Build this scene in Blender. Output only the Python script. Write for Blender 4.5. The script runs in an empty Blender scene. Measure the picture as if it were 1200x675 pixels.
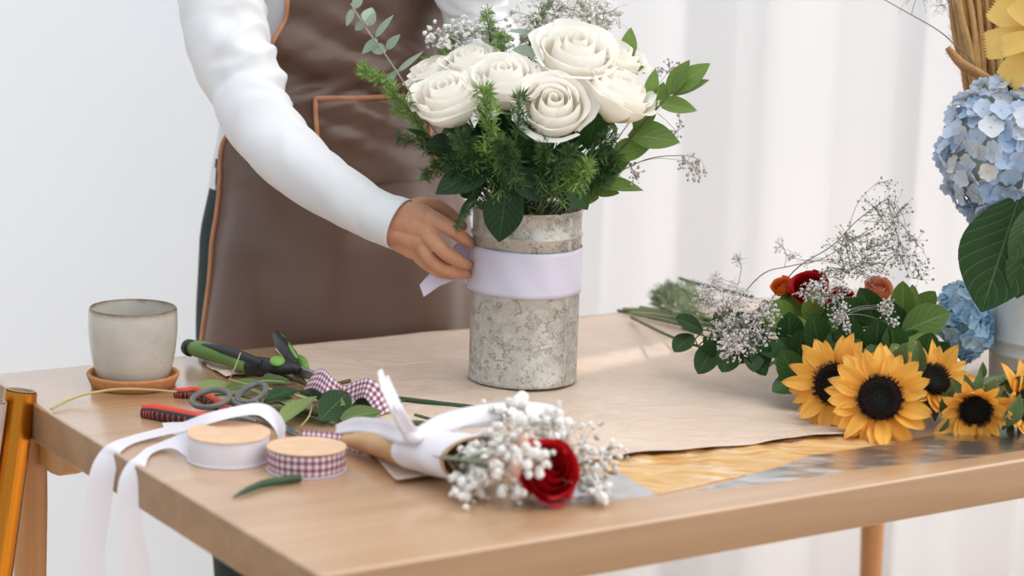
import bpy, bmesh, math, random
from math import sin, cos, pi, sqrt, radians
from mathutils import Vector, Matrix, noise, Quaternion
random.seed(7)
SC = bpy.context.scene
COL = SC.collection
V = Vector
# ---------------------------------------------------------------- camera
FPX = 2500.0; PITCH = radians(10.58); ROLL = radians(1.78)
TZ = 0.75                                   # table top height
CAM = V((0, 0, TZ + 0.583))
_f = V((0, cos(PITCH), -sin(PITCH))); _r0 = V((1, 0, 0)); _u0 = _r0.cross(_f)
CR = _r0 * cos(ROLL) + _u0 * sin(ROLL); CU = -_r0 * sin(ROLL) + _u0 * cos(ROLL)
def ray(px, py): return _f * FPX + CR * (px - 600) + CU * (337.5 - py)
def P(px, py, z=0.0):                       # point on a level plane z above the table top
    d = ray(px, py); return CAM + d * ((TZ + z - CAM.z) / d.z)
def Q(px, py, y):                           # point at depth y
    d = ray(px, py); return CAM + d * (y / d.y)
def camera():
    c = bpy.data.cameras.new('camera'); o = bpy.data.objects.new('camera', c); COL.objects.link(o)
    m = Matrix((CR, CU, -_f)).transposed().to_4x4(); m.translation = CAM; o.matrix_world = m
    c.sensor_width = 36; c.lens = FPX / 1200 * 36
    c.dof.use_dof = True; c.dof.focus_distance = 2.50; c.dof.aperture_fstop = 3.4
    c.clip_start = 0.05
    SC.camera = o
# ---------------------------------------------------------------- materials
def lin(c):
    if isinstance(c, str):
        c = [int(c[i:i+2], 16) / 255 for i in (0, 2, 4)]
    return tuple((x / 12.92 if x <= .04045 else ((x + .055) / 1.055) ** 2.4) for x in c[:3]) + (1,)
class NT:
    def __init__(s, name):
        s.m = bpy.data.materials.new(name); s.m.use_nodes = True; s.t = s.m.node_tree
        s.b = s.t.nodes['Principled BSDF']; s.out = s.t.nodes['Material Output']
    def n(s, kind, **kw):
        x = s.t.nodes.new(kind)
        for k, v in kw.items():
            if k.startswith('i_'):
                x.inputs[k[2:].replace('_', ' ')].default_value = v
            else: setattr(x, k, v)
        return x
    def l(s, a, b): s.t.links.new(a, b)
    def math(s, op, a, b=None, c=None):
        x = s.t.nodes.new('ShaderNodeMath'); x.operation = op
        for k, v in enumerate((a, b, c)):
            if v is None: continue
            if isinstance(v, (int, float)): x.inputs[k].default_value = v
            else: s.l(v, x.inputs[k])
        return x.outputs[0]
    def mix(s, fac, a, b, mode='MIX'):
        x = s.t.nodes.new('ShaderNodeMix'); x.data_type = 'RGBA'; x.blend_type = mode
        for k, v in ((0, fac), (6, a), (7, b)):
            if isinstance(v, (int, float)): x.inputs[k].default_value = v
            elif isinstance(v, tuple): x.inputs[k].default_value = v
            else: s.l(v, x.inputs[k])
        return x.outputs[2]
    def ramp(s, fac, *stops):
        x = s.t.nodes.new('ShaderNodeValToRGB'); s.l(fac, x.inputs[0]); e = x.color_ramp.elements
        while len(e) > len(stops): e.remove(e[-1])
        while len(e) < len(stops): e.new(1)
        for el, (p, c) in zip(e, stops): el.position = p; el.color = c if isinstance(c, tuple) else lin(c)
        return x.outputs[0]
    def coord(s, which='Object'): return s.n('ShaderNodeTexCoord').outputs[which]
    def mapping(s, vec, scale=(1, 1, 1), rot=(0, 0, 0)):
        x = s.n('ShaderNodeMapping'); x.inputs['Scale'].default_value = scale; x.inputs['Rotation'].default_value = rot
        s.l(vec, x.inputs[0]); return x.outputs[0]
    def noise(s, vec, scale, detail=3, rough=.5, dist=0):
        x = s.n('ShaderNodeTexNoise'); x.inputs['Scale'].default_value = scale; x.inputs['Detail'].default_value = detail
        x.inputs['Roughness'].default_value = rough; x.inputs['Distortion'].default_value = dist
        s.l(vec, x.inputs['Vector']); return x.outputs['Fac']
    def bump(s, h, strength=.2, dist=.002):
        x = s.n('ShaderNodeBump'); x.inputs['Strength'].default_value = strength; x.inputs['Distance'].default_value = dist
        s.l(h, x.inputs['Height']); s.l(x.outputs[0], s.b.inputs['Normal']); return x.outputs[0]
    def setp(s, **kw):
        for k, v in kw.items():
            i = s.b.inputs[k.replace('_', ' ')]
            if isinstance(v, (int, float, tuple)): i.default_value = v
            else: s.l(v, i)
    def translucent(s, color, fac):
        t = s.n('ShaderNodeBsdfTranslucent'); m = s.n('ShaderNodeMixShader'); m.inputs[0].default_value = fac
        if isinstance(color, tuple): t.inputs[0].default_value = color
        else: s.l(color, t.inputs[0])
        s.l(s.b.outputs[0], m.inputs[1]); s.l(t.outputs[0], m.inputs[2]); s.l(m.outputs[0], s.out.inputs[0])
def simple(name, c, c2=None, scale=40, rough=.5, metal=0, spec=.5, bump=0, bscale=200, trans=0, sheen=0, coat=0):
    k = NT(name); co = k.coord()
    col = lin(c)
    if c2:
        col = k.ramp(k.noise(co, scale, 4, .6), (.3, c), (.7, c2))
    k.setp(Base_Color=col, Roughness=rough, Metallic=metal, Specular_IOR_Level=spec)
    if sheen: k.setp(Sheen_Weight=sheen)
    if coat: k.setp(Coat_Weight=coat, Coat_Roughness=.1)
    if bump: k.bump(k.noise(co, bscale, 3, .6), bump, .001)
    if trans: k.translucent(col, trans)
    return k.m
def random_tint(name, stops, rough=.6, trans=0, spec=.3, scale=60, darker='', dfac=0):
    """colour picked per object (every blossom or petal has its own tint)"""
    k = NT(name); r = k.n('ShaderNodeObjectInfo').outputs['Random']
    col = k.ramp(r, *stops)
    if darker: col = k.mix(k.math('MULTIPLY', k.noise(k.coord(), scale, 3), dfac), col, lin(darker))
    k.setp(Base_Color=col, Roughness=rough, Specular_IOR_Level=spec)
    if trans: k.translucent(col, trans)
    return k.m
def leafmat(name, dark, light, vein, rough=.35, trans=.2, nveins=9, veinw=.05, vfac=.5, spec=.28):
    """leaf blade from its own UV: u along the blade, v across it"""
    k = NT(name); uv = k.coord('UV'); sp = k.n('ShaderNodeSeparateXYZ'); k.l(uv, sp.inputs[0])
    u, v = sp.outputs[0], sp.outputs[1]
    av = k.math('ABSOLUTE', k.math('SUBTRACT', v, .5))
    rnd = k.n('ShaderNodeObjectInfo').outputs['Random']
    base = k.mix(rnd, lin(dark), lin(light))
    base = k.mix(k.math('MULTIPLY', k.noise(k.coord(), 60, 3), .35), base, lin(dark))
    mid = k.math('LESS_THAN', av, veinw * .4)
    ph = k.math('FRACT', k.math('SUBTRACT', k.math('MULTIPLY', u, nveins), k.math('MULTIPLY', av, 5.0)))
    lat = k.math('LESS_THAN', k.math('ABSOLUTE', k.math('SUBTRACT', ph, .5)), .06)
    vv = k.math('MULTIPLY', k.math('MAXIMUM', mid, k.math('MULTIPLY', lat, .55)), vfac)
    col = k.mix(vv, base, lin(vein))
    k.setp(Base_Color=col, Roughness=rough, Specular_IOR_Level=spec)
    k.bump(k.math('ABSOLUTE', k.math('SUBTRACT', ph, .5)), .35, .0012)
    if trans: k.translucent(col, trans)
    return k.m
# ---------------------------------------------------------------- mesh builder
class MB:
    def __init__(s): s.v = []; s.f = []; s.uv = {}; s.mi = []
    def add(s, vs, fs, uvs=None, mi=0):
        o = len(s.v); s.v.extend(V(x) for x in vs)
        for k, f in enumerate(fs):
            if uvs: s.uv[len(s.f)] = [uvs[i] for i in f]
            s.f.append(tuple(i + o for i in f)); s.mi.append(mi)
        return s
    def grid(s, fn, nu, nv, closed_u=False, mi=0, uvfn=None):
        vs = []; uvs = []
        for j in range(nv + 1):
            for i in range(nu + (0 if closed_u else 1)):
                u, v = i / nu, j / nv
                vs.append(fn(u, v)); uvs.append(uvfn(u, v) if uvfn else (u, v))
        w = nu if closed_u else nu + 1; fs = []
        for j in range(nv):
            for i in range(nu):
                a = j * w + i; b = j * w + (i + 1) % w
                fs.append((a, b, b + w, a + w))
        return s.add(vs, fs, uvs, mi)
    def tube(s, pts, rad, n=8, caps=True, mi=0, flat=None):
        pts = [V(p) for p in pts]; m = len(pts)
        R = rad if isinstance(rad, (list, tuple)) else [rad] * m
        t0 = (pts[1] - pts[0]).normalized()
        a = t0.orthogonal().normalized(); vs = []
        if flat: a = (V(flat) - t0 * V(flat).dot(t0)).normalized()
        prev = t0
        for i, p in enumerate(pts):
            t = ((pts[min(i + 1, m - 1)] - pts[max(i - 1, 0)])).normalized()
            q = prev.rotation_difference(t); a = (q @ a); a = (a - t * a.dot(t)).normalized(); prev = t
            b = t.cross(a); r = R[i]
            rx, ry = r if isinstance(r, tuple) else (r, r)
            for k in range(n):
                g = 2 * pi * k / n; vs.append(p + a * cos(g) * rx + b * sin(g) * ry)
        fs = [(i * n + k, i * n + (k + 1) % n, (i + 1) * n + (k + 1) % n, (i + 1) * n + k) for i in range(m - 1) for k in range(n)]
        if caps:
            fs.append(tuple(range(n - 1, -1, -1))); fs.append(tuple((m - 1) * n + k for k in range(n)))
        return s.add(vs, fs, None, mi)
    def lathe(s, prof, n=48, M=None, mi=0, close=False):
        vs = []
        for r, z in prof:
            for k in range(n):
                g = 2 * pi * k / n; p = V((r * cos(g), r * sin(g), z)); vs.append(M @ p if M else p)
        m = len(prof); fs = [(i * n + k, i * n + (k + 1) % n, (i + 1) * n + (k + 1) % n, (i + 1) * n + k) for i in range(m - 1) for k in range(n)]
        if prof[0][0] < 1e-5 or close: pass
        uvs = [(k / n, i / max(1, m - 1)) for i in range(m) for k in range(n)]
        return s.add(vs, fs, uvs, mi)
    def ball(s, c, r, seg=10, ring=6, jit=0, mi=0, rot=None):
        c = V(c); rr = r if isinstance(r, (tuple, list)) else (r, r, r)
        vs = []; 
        for j in range(ring + 1):
            th = pi * j / ring
            for i in range(seg):
                ph = 2 * pi * i / seg
                d = V((sin(th) * cos(ph) * rr[0], sin(th) * sin(ph) * rr[1], cos(th) * rr[2])) * (1 + random.uniform(-jit, jit))
                if rot: d = rot @ d
                vs.append(c + d)
        fs = [(j * seg + i, (j + 1) * seg + i, (j + 1) * seg + (i + 1) % seg, j * seg + (i + 1) % seg) for j in range(ring) for i in range(seg)]
        return s.add(vs, fs, None, mi)
    def box(s, M, sx, sy, sz, bevel=0, mi=0):
        bm = bmesh.new(); bmesh.ops.create_cube(bm, size=1)
        for v in bm.verts: v.co = V((v.co.x * sx, v.co.y * sy, v.co.z * sz))
        if bevel: bmesh.ops.bevel(bm, geom=bm.edges[:], offset=bevel, segments=3, affect='EDGES', profile=.5)
        bm.verts.index_update()
        s.add([M @ v.co for v in bm.verts], [tuple(v.index for v in f.verts) for f in bm.faces], None, mi); bm.free(); return s
    def extrude_poly(s, pts, h, bevel=0, M=Matrix(), mi=0):
        """closed 2-D outline given thickness along z"""
        bm = bmesh.new(); f = bm.faces.new([bm.verts.new((x, y, 0)) for x, y in pts])
        r = bmesh.ops.extrude_face_region(bm, geom=[f])
        for v in [g for g in r['geom'] if isinstance(g, bmesh.types.BMVert)]: v.co.z += h
        if bevel: 
            es = [e for e in bm.edges if abs(e.verts[0].co.z - e.verts[1].co.z) < 1e-6]
            bmesh.ops.bevel(bm, geom=es, offset=bevel, segments=2, affect='EDGES', profile=.5)
        bmesh.ops.recalc_face_normals(bm, faces=bm.faces[:]); bm.verts.index_update()
        s.add([M @ v.co for v in bm.verts], [tuple(v.index for v in f.verts) for f in bm.faces], None, mi); bm.free(); return s
    def mesh(s, name, mats, inv=None, smooth=True, clean=False):
        me = bpy.data.meshes.new(name)
        me.from_pydata([inv @ v if inv else v for v in s.v], [], s.f)
        if s.uv:
            ul = me.uv_layers.new(name='UVMap'); k = 0
            for i, f in enumerate(s.f):
                q = s.uv.get(i)
                for j in range(len(f)):
                    if q: ul.data[k].uv = q[j]
                    k += 1
        for m in (mats if isinstance(mats, (list, tuple)) else [mats]): me.materials.append(m)
        for p, mi in zip(me.polygons, s.mi): p.material_index = mi; p.use_smooth = smooth
        if clean:
            bm = bmesh.new(); bm.from_mesh(me); bmesh.ops.remove_doubles(bm, verts=bm.verts[:], dist=1e-6)
            bmesh.ops.recalc_face_normals(bm, faces=bm.faces[:]); bm.to_mesh(me); bm.free()
        me.update(); return me
WM = {}
def tag(o, label=None, cat=None, group=None, kind=None):
    if label: o['label'] = label
    if cat: o['category'] = cat
    if group: o['group'] = group
    if kind: o['kind'] = kind
    return o
def thing(name, label, cat, loc=(0, 0, 0), rot=None, group=None, scale=1):
    o = bpy.data.objects.new(name, None); COL.objects.link(o); o.empty_display_size = .02
    m = (rot.to_matrix().to_4x4() if rot else Matrix()) @ Matrix.Scale(scale, 4); m.translation = V(loc)
    o.matrix_world = m; WM[o] = m
    return tag(o, label, cat, group)
def obj(name, mb, mat, parent=None, smooth=True, label=None, clean=False, autos=None):
    """link a builder (in world coordinates) as ONE mesh object"""
    if parent is not None: inv = WM[parent].inverted()
    else: inv = None
    if parent is None:
        c = sum(mb.v, V()) / len(mb.v); c.z = min(v.z for v in mb.v); W = Matrix.Translation(c); inv = W.inverted()
    me = mb.mesh(name, mat, inv, smooth, clean)
    o = bpy.data.objects.new(name, me); COL.objects.link(o)
    if parent is not None: o.parent = parent; WM[o] = WM[parent].copy()
    else: o.matrix_world = W; WM[o] = W
    if autos is not None: sharp(me, autos)
    if label: o['label'] = label
    return o
def sharp(me, deg):
    bm = bmesh.new(); bm.from_mesh(me); a = radians(deg)
    for e in bm.edges:
        if len(e.link_faces) == 2 and e.calc_face_angle(0) > a: e.smooth = False
    bm.to_mesh(me); bm.free()
def inst(name, me, parent, M, label=None):
    """a part that shares its mesh; M is local to the parent"""
    o = bpy.data.objects.new(name, me); COL.objects.link(o); o.parent = parent; o.matrix_local = M
    if label: o['label'] = label
    return o
def catmull(pts, n=8):
    pts = [V(p) for p in pts]; out = []
    for i in range(len(pts) - 1):
        p0 = pts[max(i - 1, 0)]; p1 = pts[i]; p2 = pts[i + 1]; p3 = pts[min(i + 2, len(pts) - 1)]
        for k in range(n):
            t = k / n
            out.append(.5 * ((2 * p1) + (p2 - p0) * t + (2 * p0 - 5 * p1 + 4 * p2 - p3) * t * t + (3 * p1 - p0 - 3 * p2 + p3) * t ** 3))
    out.append(pts[-1]); return out
def lerps(a, n):
    """resample a list of numbers to n"""
    out = []
    for i in range(n):
        t = i / (n - 1) * (len(a) - 1); k = min(int(t), len(a) - 2); out.append(a[k] + (a[k + 1] - a[k]) * (t - k))
    return out
def ribbon(mb, pts, wid, width, n=8, across=4, cup=0, mi=0):
    """band through pts; wid = list of width directions, one per point"""
    c = catmull(pts, n); w = catmull(wid, n); L = [0]
    for i in range(1, len(c)): L.append(L[-1] + (c[i] - c[i - 1]).length)
    W_ = width if isinstance(width, (list, tuple)) else [width] * len(pts)
    W_ = lerps(W_, len(c)); vs = []; uv = []
    for i in range(len(c)):
        d = w[i].normalized(); t = (c[min(i + 1, len(c) - 1)] - c[max(i - 1, 0)]).normalized(); nn = t.cross(d)
        for k in range(across + 1):
            s = k / across - .5
            vs.append(c[i] + d * s * W_[i] + nn * cup * W_[i] * (1 - 4 * s * s)); uv.append((L[i], s * W_[i]))
    a1 = across + 1
    fs = [(i * a1 + k, i * a1 + k + 1, (i + 1) * a1 + k + 1, (i + 1) * a1 + k) for i in range(len(c) - 1) for k in range(across)]
    mb.add(vs, fs, uv, mi); return mb
def leaf(mb, base, tip, up, width, fold=.25, curl=.1, nu=10, nv=6, serr=0, shape=.85, twist=0, rnd_=.85):
    base, tip, up = V(base), V(tip), V(up); d = tip - base; L = d.length; d.normalize()
    side = d.cross(up).normalized(); nn = side.cross(d).normalized()
    def fn(v, u):
        s = v * 2 - 1
        w = max(0, sin(pi * u ** shape)) ** rnd_ * width * .5
        if u > .999 or u < .001: w = width * .012
        if serr: w *= 1 + serr * ((u * 14) % 1 - .5) * abs(s)
        a = twist * u; sd = side * cos(a) + nn * sin(a); n2 = nn * cos(a) - side * sin(a)
        return base + d * (u * L) + sd * (s * w) + n2 * (fold * abs(s) * w - curl * L * (u - .35) ** 2 + curl * L * .1225)
    return mb.grid(fn, nv, nu, uvfn=lambda v, u: (u, v))
def voxel(mb, size, smooth=6, name='remesh'):
    """fuse overlapping closed shapes into one continuous surface"""
    me = mb.mesh(name, [], None, True)
    o = bpy.data.objects.new(name, me); COL.objects.link(o)
    r = o.modifiers.new('r', 'REMESH'); r.mode = 'VOXEL'; r.voxel_size = size
    if smooth:
        m = o.modifiers.new('s', 'SMOOTH'); m.iterations = smooth; m.factor = .5
    dg = bpy.context.evaluated_depsgraph_get(); dg.update()
    ev = o.evaluated_get(dg); me2 = bpy.data.meshes.new_from_object(ev)
    out = MB(); out.add([v.co.copy() for v in me2.vertices], [tuple(p.vertices) for p in me2.polygons])
    bpy.data.objects.remove(o); bpy.data.meshes.remove(me); bpy.data.meshes.remove(me2)
    return out
def capsule_chain(mb, pts, rads, n=14, sub=5):
    """closed tapered limb through pts"""
    c = catmull(pts, sub); R = lerps(rads, len(c))
    t0 = (c[0] - c[1]).normalized(); t1 = (c[-1] - c[-2]).normalized()
    P0 = [c[0] + t0 * R[0] * .9, c[0] + t0 * R[0] * .6]; P1 = [c[-1] + t1 * R[-1] * .6, c[-1] + t1 * R[-1] * .9]
    mb.tube(P0 + c + P1, [R[0] * .42, R[0] * .8] + R + [R[-1] * .8, R[-1] * .42], n)
def rot_to(z, roll=0):
    z = V(z).normalized(); q = V((0, 0, 1)).rotation_difference(z)
    return q @ Quaternion((0, 0, 1), roll)
def fbm(p, s, seed=0): return noise.noise(V(p) * s + V((seed * 7.3, seed * 3.1, seed * 5.7)))
# ================================================================ room, light, table
XL = V((.837, .547, 0)).normalized(); YL = V((.547, -.837, 0)).normalized()      # along the table / towards its front
YAW = math.atan2(XL.y, XL.x)
TA = P(-17, 439)                                                                # far left corner of the top
TLEN, TDEP, TTH = 1.43, .845, .045
camera()
SC.view_settings.view_transform = 'Standard'; SC.view_settings.look = 'None'; SC.view_settings.gamma = 1
SC.view_settings.use_curve_mapping = False
SC.view_settings.exposure = 0.52
SC.cycles.max_bounces = 10; SC.cycles.transparent_max_bounces = 16; SC.cycles.diffuse_bounces = 6
SC.cycles.use_denoising = True
SC.cycles.caustics_reflective = False; SC.cycles.caustics_refractive = False
# daylight that fills the bright studio, stronger from the upper right
w = bpy.data.worlds.new('daylight'); SC.world = w; w.use_nodes = True; nt = w.node_tree
tc = nt.nodes.new('ShaderNodeTexCoord'); vm = nt.nodes.new('ShaderNodeVectorMath'); vm.operation = 'DOT_PRODUCT'
kd = V((.75, .35, .55)).normalized(); vm.inputs[1].default_value = kd
nt.links.new(tc.outputs['Generated'], vm.inputs[0])
mr = nt.nodes.new('ShaderNodeMapRange'); mr.inputs[1].default_value = -.1; mr.inputs[2].default_value = 1
mr.inputs[3].default_value = .66; mr.inputs[4].default_value = 2.1
nt.links.new(vm.outputs['Value'], mr.inputs[0])
bg = nt.nodes['Background']; cm = nt.nodes.new('ShaderNodeMix'); cm.data_type = 'RGBA'
mr2 = nt.nodes.new('ShaderNodeMapRange'); mr2.inputs[1].default_value = -.1; mr2.inputs[2].default_value = .8; nt.links.new(vm.outputs['Value'], mr2.inputs[0])
nt.links.new(mr2.outputs[0], cm.inputs[0]); cm.inputs[6].default_value = (.83, .915, 1, 1); cm.inputs[7].default_value = (1, .98, .955, 1)
nt.links.new(cm.outputs[2], bg.inputs[0]); sx = nt.nodes.new('ShaderNodeSeparateXYZ'); nt.links.new(tc.outputs['Generated'], sx.inputs[0])
mr3 = nt.nodes.new('ShaderNodeMapRange'); mr3.inputs[1].default_value = -.3; mr3.inputs[2].default_value = .15; mr3.inputs[3].default_value = .35; nt.links.new(sx.outputs[2], mr3.inputs[0])
mu = nt.nodes.new('ShaderNodeMath'); mu.operation = 'MULTIPLY'; nt.links.new(mr.outputs[0], mu.inputs[0]); nt.links.new(mr3.outputs[0], mu.inputs[1])
nt.links.new(mu.outputs[0], bg.inputs[1])
def lamp(name, kind, loc, target, energy, color=(1, 1, 1), **kw):
    l = bpy.data.lights.new(name, kind); l.energy = energy; l.color = color
    for k, v in kw.items(): setattr(l, k, v)
    o = bpy.data.objects.new(name, l); COL.objects.link(o); o.location = loc
    o.rotation_euler = (V(target) - V(loc)).to_track_quat('-Z', 'Y').to_euler(); return o
lamp('sun', 'SUN', (3.2, 6.5, 4.2), (.7, 3.8, .9), 1.3, (1, .96, .9), angle=radians(1.2))

m_wall = simple('wall_paint', 'F6FAFF', 'F3F8FE', 3, .9)
m_floor = NT('floor_boards'); co = m_floor.mapping(m_floor.coord(), (1, 9, 1))
m_floor.setp(Base_Color=m_floor.ramp(m_floor.noise(co, 3, 4), (.3, 'C9B29A'), (.7, 'DCC8B2')), Roughness=.45); m_floor = m_floor.m
def struct(name, mb, mat, smooth=False):
    o = obj(name, mb, mat, None, smooth); o['kind'] = 'structure'; return o
WY = 3.76
b = MB().box(Matrix.Translation((.5, 2.2, -.05)), 7, 5, .1); struct('floor', b, m_floor)
# back wall with a wide window opening on the right
b = MB(); wx0, wx1, wz0, wz1 = .12, 2.6, .30, 2.45
def slab(x0, x1, z0, z1): b.box(Matrix.Translation(((x0 + x1) / 2, WY + .06, (z0 + z1) / 2)), x1 - x0, .12, z1 - z0)
slab(-3, wx0, 0, 3.9); slab(wx1, 4, 0, 3.9); slab(wx0, wx1, 0, wz0); slab(wx0, wx1, wz1, 3.9)
struct('wall_back', b, m_wall)
b = MB()
m_frame = simple('window_frame_paint', 'F4F4F2', rough=.5)
for x in (wx0 + .03, .52, .90, 1.34, 1.9, wx1 - .03): b.box(Matrix.Translation((x, WY + .06, (wz0 + wz1) / 2)), .06, .06, wz1 - wz0)
for z in (wz0 + .03, 1.62, wz1 - .03): b.box(Matrix.Translation(((wx0 + wx1) / 2, WY + .06, z)), wx1 - wx0, .055, .06)
struct('window_1', b, m_frame)
# sheer curtain
m_cur = NT('sheer_cotton'); co = m_cur.coord()
wv = m_cur.noise(m_cur.mapping(co, (500, 500, 30)), 1, 2)
m_cur.setp(Base_Color=lin('EDEDF0'), Roughness=.9, Specular_IOR_Level=.1); m_cur.bump(wv, .1, .0006)
m_cur.translucent(lin('F6F4F2'), .17); m_cur = m_cur.m
def curtain(name, label, x0, x1, y, seed, depth, freq):
    def fn(u, v):
        x = x0 + (x1 - x0) * u; z = .02 + 2.5 * v
        k = x * freq + .6 * noise.noise(V((x * 2.3, seed, 0))) * 3 + .15 * noise.noise(V((x * 3, z * .8, seed)))
        dd = depth * (.6 + .4 * noise.noise(V((x * 1.7, seed + 9, z * .3))))
        return V((x + .012 * sin(k * 2 + 1), y + dd * sin(k) + .25 * dd * sin(2.3 * k + seed), z))
    o = obj(name, MB().grid(fn, int(220 * (x1 - x0)), 16), m_cur); return tag(o, label, 'curtain', None)
curtain('sheer_curtain', 'sheer white curtain hanging in folds behind the bucket and bouquet, lit through the window', -.24, 1.0, WY - .17, 3, .035, 26)
curtain('sheer_curtain', 'sheer white curtain at the far right edge, behind the bucket of hydrangeas', 0.96, 2.5, WY - .235, 8, .045, 30)
m_rod = simple('curtain_rod_paint', 'E8E8E6', rough=.35)
o = obj('curtain_rod', MB().tube([(-.35, WY - .165, 2.53), (2.65, WY - .165, 2.53)], .012, 16), m_rod); tag(o, 'white curtain rod above the sheer curtains', 'curtain rod')

# ---- table
def wood(name, c1, c2, c3, scale=(2.2, 26, 26), rough=.35, coat=.0):
    k = NT(name); co = k.coord()
    a = k.noise(k.mapping(co, scale), 1, 5, .55, .6); fine = k.noise(k.mapping(co, (scale[0] * 4, scale[1] * 9, scale[2] * 9)), 1, 2)
    col = k.ramp(a, (.25, c1), (.5, c2), (.75, c3)); col = k.mix(k.math('MULTIPLY', fine, .18), col, lin(c1))
    k.setp(Base_Color=col, Roughness=rough, Specular_IOR_Level=.6)
    if coat: k.setp(Coat_Weight=coat, Coat_Roughness=.2)
    k.bump(fine, .08, .0005); return k.m
m_top = wood('oak_table_top', 'AE8966', 'BA9674', 'C4A180', rough=.25, coat=1.0)
m_leg = wood('oak_leg', 'A9713F', 'BB8450', 'C79260', (20, 20, 2.5))
q = Quaternion((0, 0, 1), YAW)
tb = thing('work_table', 'long light oak work table covered with paper, flowers and tools', 'table', (TA.x, TA.y, 0), q)
ML = WM[tb]
def TL(x, y, z): return ML @ V((x, -y, z))                                     # table coordinates: along, towards front
b = MB().box(ML @ Matrix.Translation((TLEN / 2, -TDEP / 2, TZ - TTH / 2)), TLEN, TDEP, TTH, .004)
top_n = ML.to_3x3() @ V((0, 0, 1))
for i_, f_ in enumerate(b.f):                                                   # side faces get a slightly darker, uncoated wood
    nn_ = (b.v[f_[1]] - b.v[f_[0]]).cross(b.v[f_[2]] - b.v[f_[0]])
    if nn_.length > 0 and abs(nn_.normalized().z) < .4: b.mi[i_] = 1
m_edge = wood('oak_darker_side', '8C6A4C', '987656', 'A48362', rough=.5)
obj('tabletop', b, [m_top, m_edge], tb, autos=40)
for x, y in ((.035, .05), (.24, TDEP - .14), (TLEN - .075, .075), (TLEN - .075, TDEP - .09)):
    sx = -.005 if x < .5 else .03; sy = -.01 if y < .5 else .03
    obj('leg', MB().tube([TL(x, y, TZ - TTH + .001), TL(x, y, .6), TL(x + sx, y + sy, 0)], [.02, .02, .014], 24), m_leg, tb, autos=50)
def railpts(L, h):
    pts = [(0, 0), (L, 0)]
    return pts + [(L, -h * .35)] + [(L - h * (1 - cos(a)) * 1.0, -h * .35 - h * .65 * sin(a)) for a in (.4, .8, 1.2, 1.57)] + [(h * (1 - cos(a)), -h * .35 - h * .65 * sin(a)) for a in (1.57, 1.2, .8, .4)] + [(0, -h * .35)]
for x, RL in ((.04, .13), (TLEN - .1, TDEP - .06)):
    Mx = ML @ Matrix.Translation((x, -.03 - RL, TZ - TTH - .0005)) @ Matrix.Rotation(pi / 2, 4, 'Z') @ Matrix.Rotation(pi / 2, 4, 'X')
    obj('rail', MB().extrude_poly(railpts(RL, .055), .028, .003, Mx), m_leg, tb, autos=40)
# ================================================================ the florist
PC = V((-.252, 2.890, 0))
Z_ = [0.40, .60, .75, .86, .95, 1.03, 1.11, 1.19, 1.27, 1.36]
A_ = [.165, .185, .187, .182, .165, .15, .15, .158, .168, .15]
B_ = [.10, .125, .128, .126, .115, .105, .108, .115, .115, .09]
CX = [.0, .0, 0, 0, .0, .0, .008, .018, .02, .02]
def itp(z, T):
    if z <= Z_[0]: return T[0]
    for i in range(len(Z_) - 1):
        if z <= Z_[i + 1]:
            t = (z - Z_[i]) / (Z_[i + 1] - Z_[i]); t = t * t * (3 - 2 * t) * .5 + t * .5
            return T[i] + (T[i + 1] - T[i]) * t
    return T[-1]
def tor(z, ph, off=0):
    a, bb = itp(z, A_) + off, itp(z, B_) + off
    return PC + XL * (itp(z, CX) + a * sin(ph)) + YL * (bb * cos(ph)) + V((0, 0, z))
# skin
m_skin = NT('skin'); co = m_skin.coord()
m_skin.setp(Base_Color=m_skin.ramp(m_skin.noise(co, 45, 3), (.3, 'B98466'), (.7, 'CC9878')), Roughness=.5, Specular_IOR_Level=.4, Subsurface_Weight=.12, Subsurface_Radius=(.02, .008, .004), Subsurface_Scale=.5)
m_skin.bump(m_skin.noise(co, 350, 3), .15, .0006); m_skin = m_skin.m
HY = 2.475; PXM = HY / FPX
hand = MB()
def fing(pts, rads):
    capsule_chain(hand, [Q(x, y, d) for x, y, d in pts], [r * PXM for r in rads], 16, 6)
# forearm to wrist, palm bones, fingers
fing([(392, 226, 2.515), (440, 252, 2.485), (466, 263, 2.474)], [26, 23, 21])
fing([(462, 252, 2.472), (480, 250, 2.468), (498, 253, 2.466)], [16, 14.5, 13])
fing([(458, 260, 2.47), (478, 262, 2.463), (497, 268, 2.46)], [18, 16, 13.5])
fing([(456, 268, 2.472), (476, 274, 2.466), (493, 282, 2.463)], [18, 16, 13])
fing([(456, 274, 2.478), (472, 284, 2.475), (487, 294, 2.474)], [15, 14, 11.5])
fing([(498, 253, 2.466), (512, 259, 2.457), (526, 267, 2.456), (540, 277, 2.472), (551, 285, 2.486)], [11, 10, 9.3, 8.2, 6.8])
fing([(497, 269, 2.46), (509, 283, 2.450), (523, 297, 2.451), (538, 306, 2.470), (549, 310, 2.486)], [11, 9.4, 8.8, 7.8, 6.6])
fing([(492, 283, 2.463), (501, 298, 2.458), (514, 311, 2.464), (533, 319, 2.478), (547, 321, 2.491)], [10.5, 8.8, 8.2, 7.2, 6.2])
fing([(486, 293, 2.474), (496, 306, 2.472), (508, 315, 2.478), (522, 321, 2.49), (532, 322, 2.502)], [9.5, 8, 7, 6.4, 5.6])
fing([(474, 248, 2.478), (496, 241, 2.487), (512, 242, 2.492), (528, 252, 2.494), (541, 265, 2.497)], [13, 11, 9.6, 8.4, 7])
hand = voxel(hand, .0013, 4)
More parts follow.
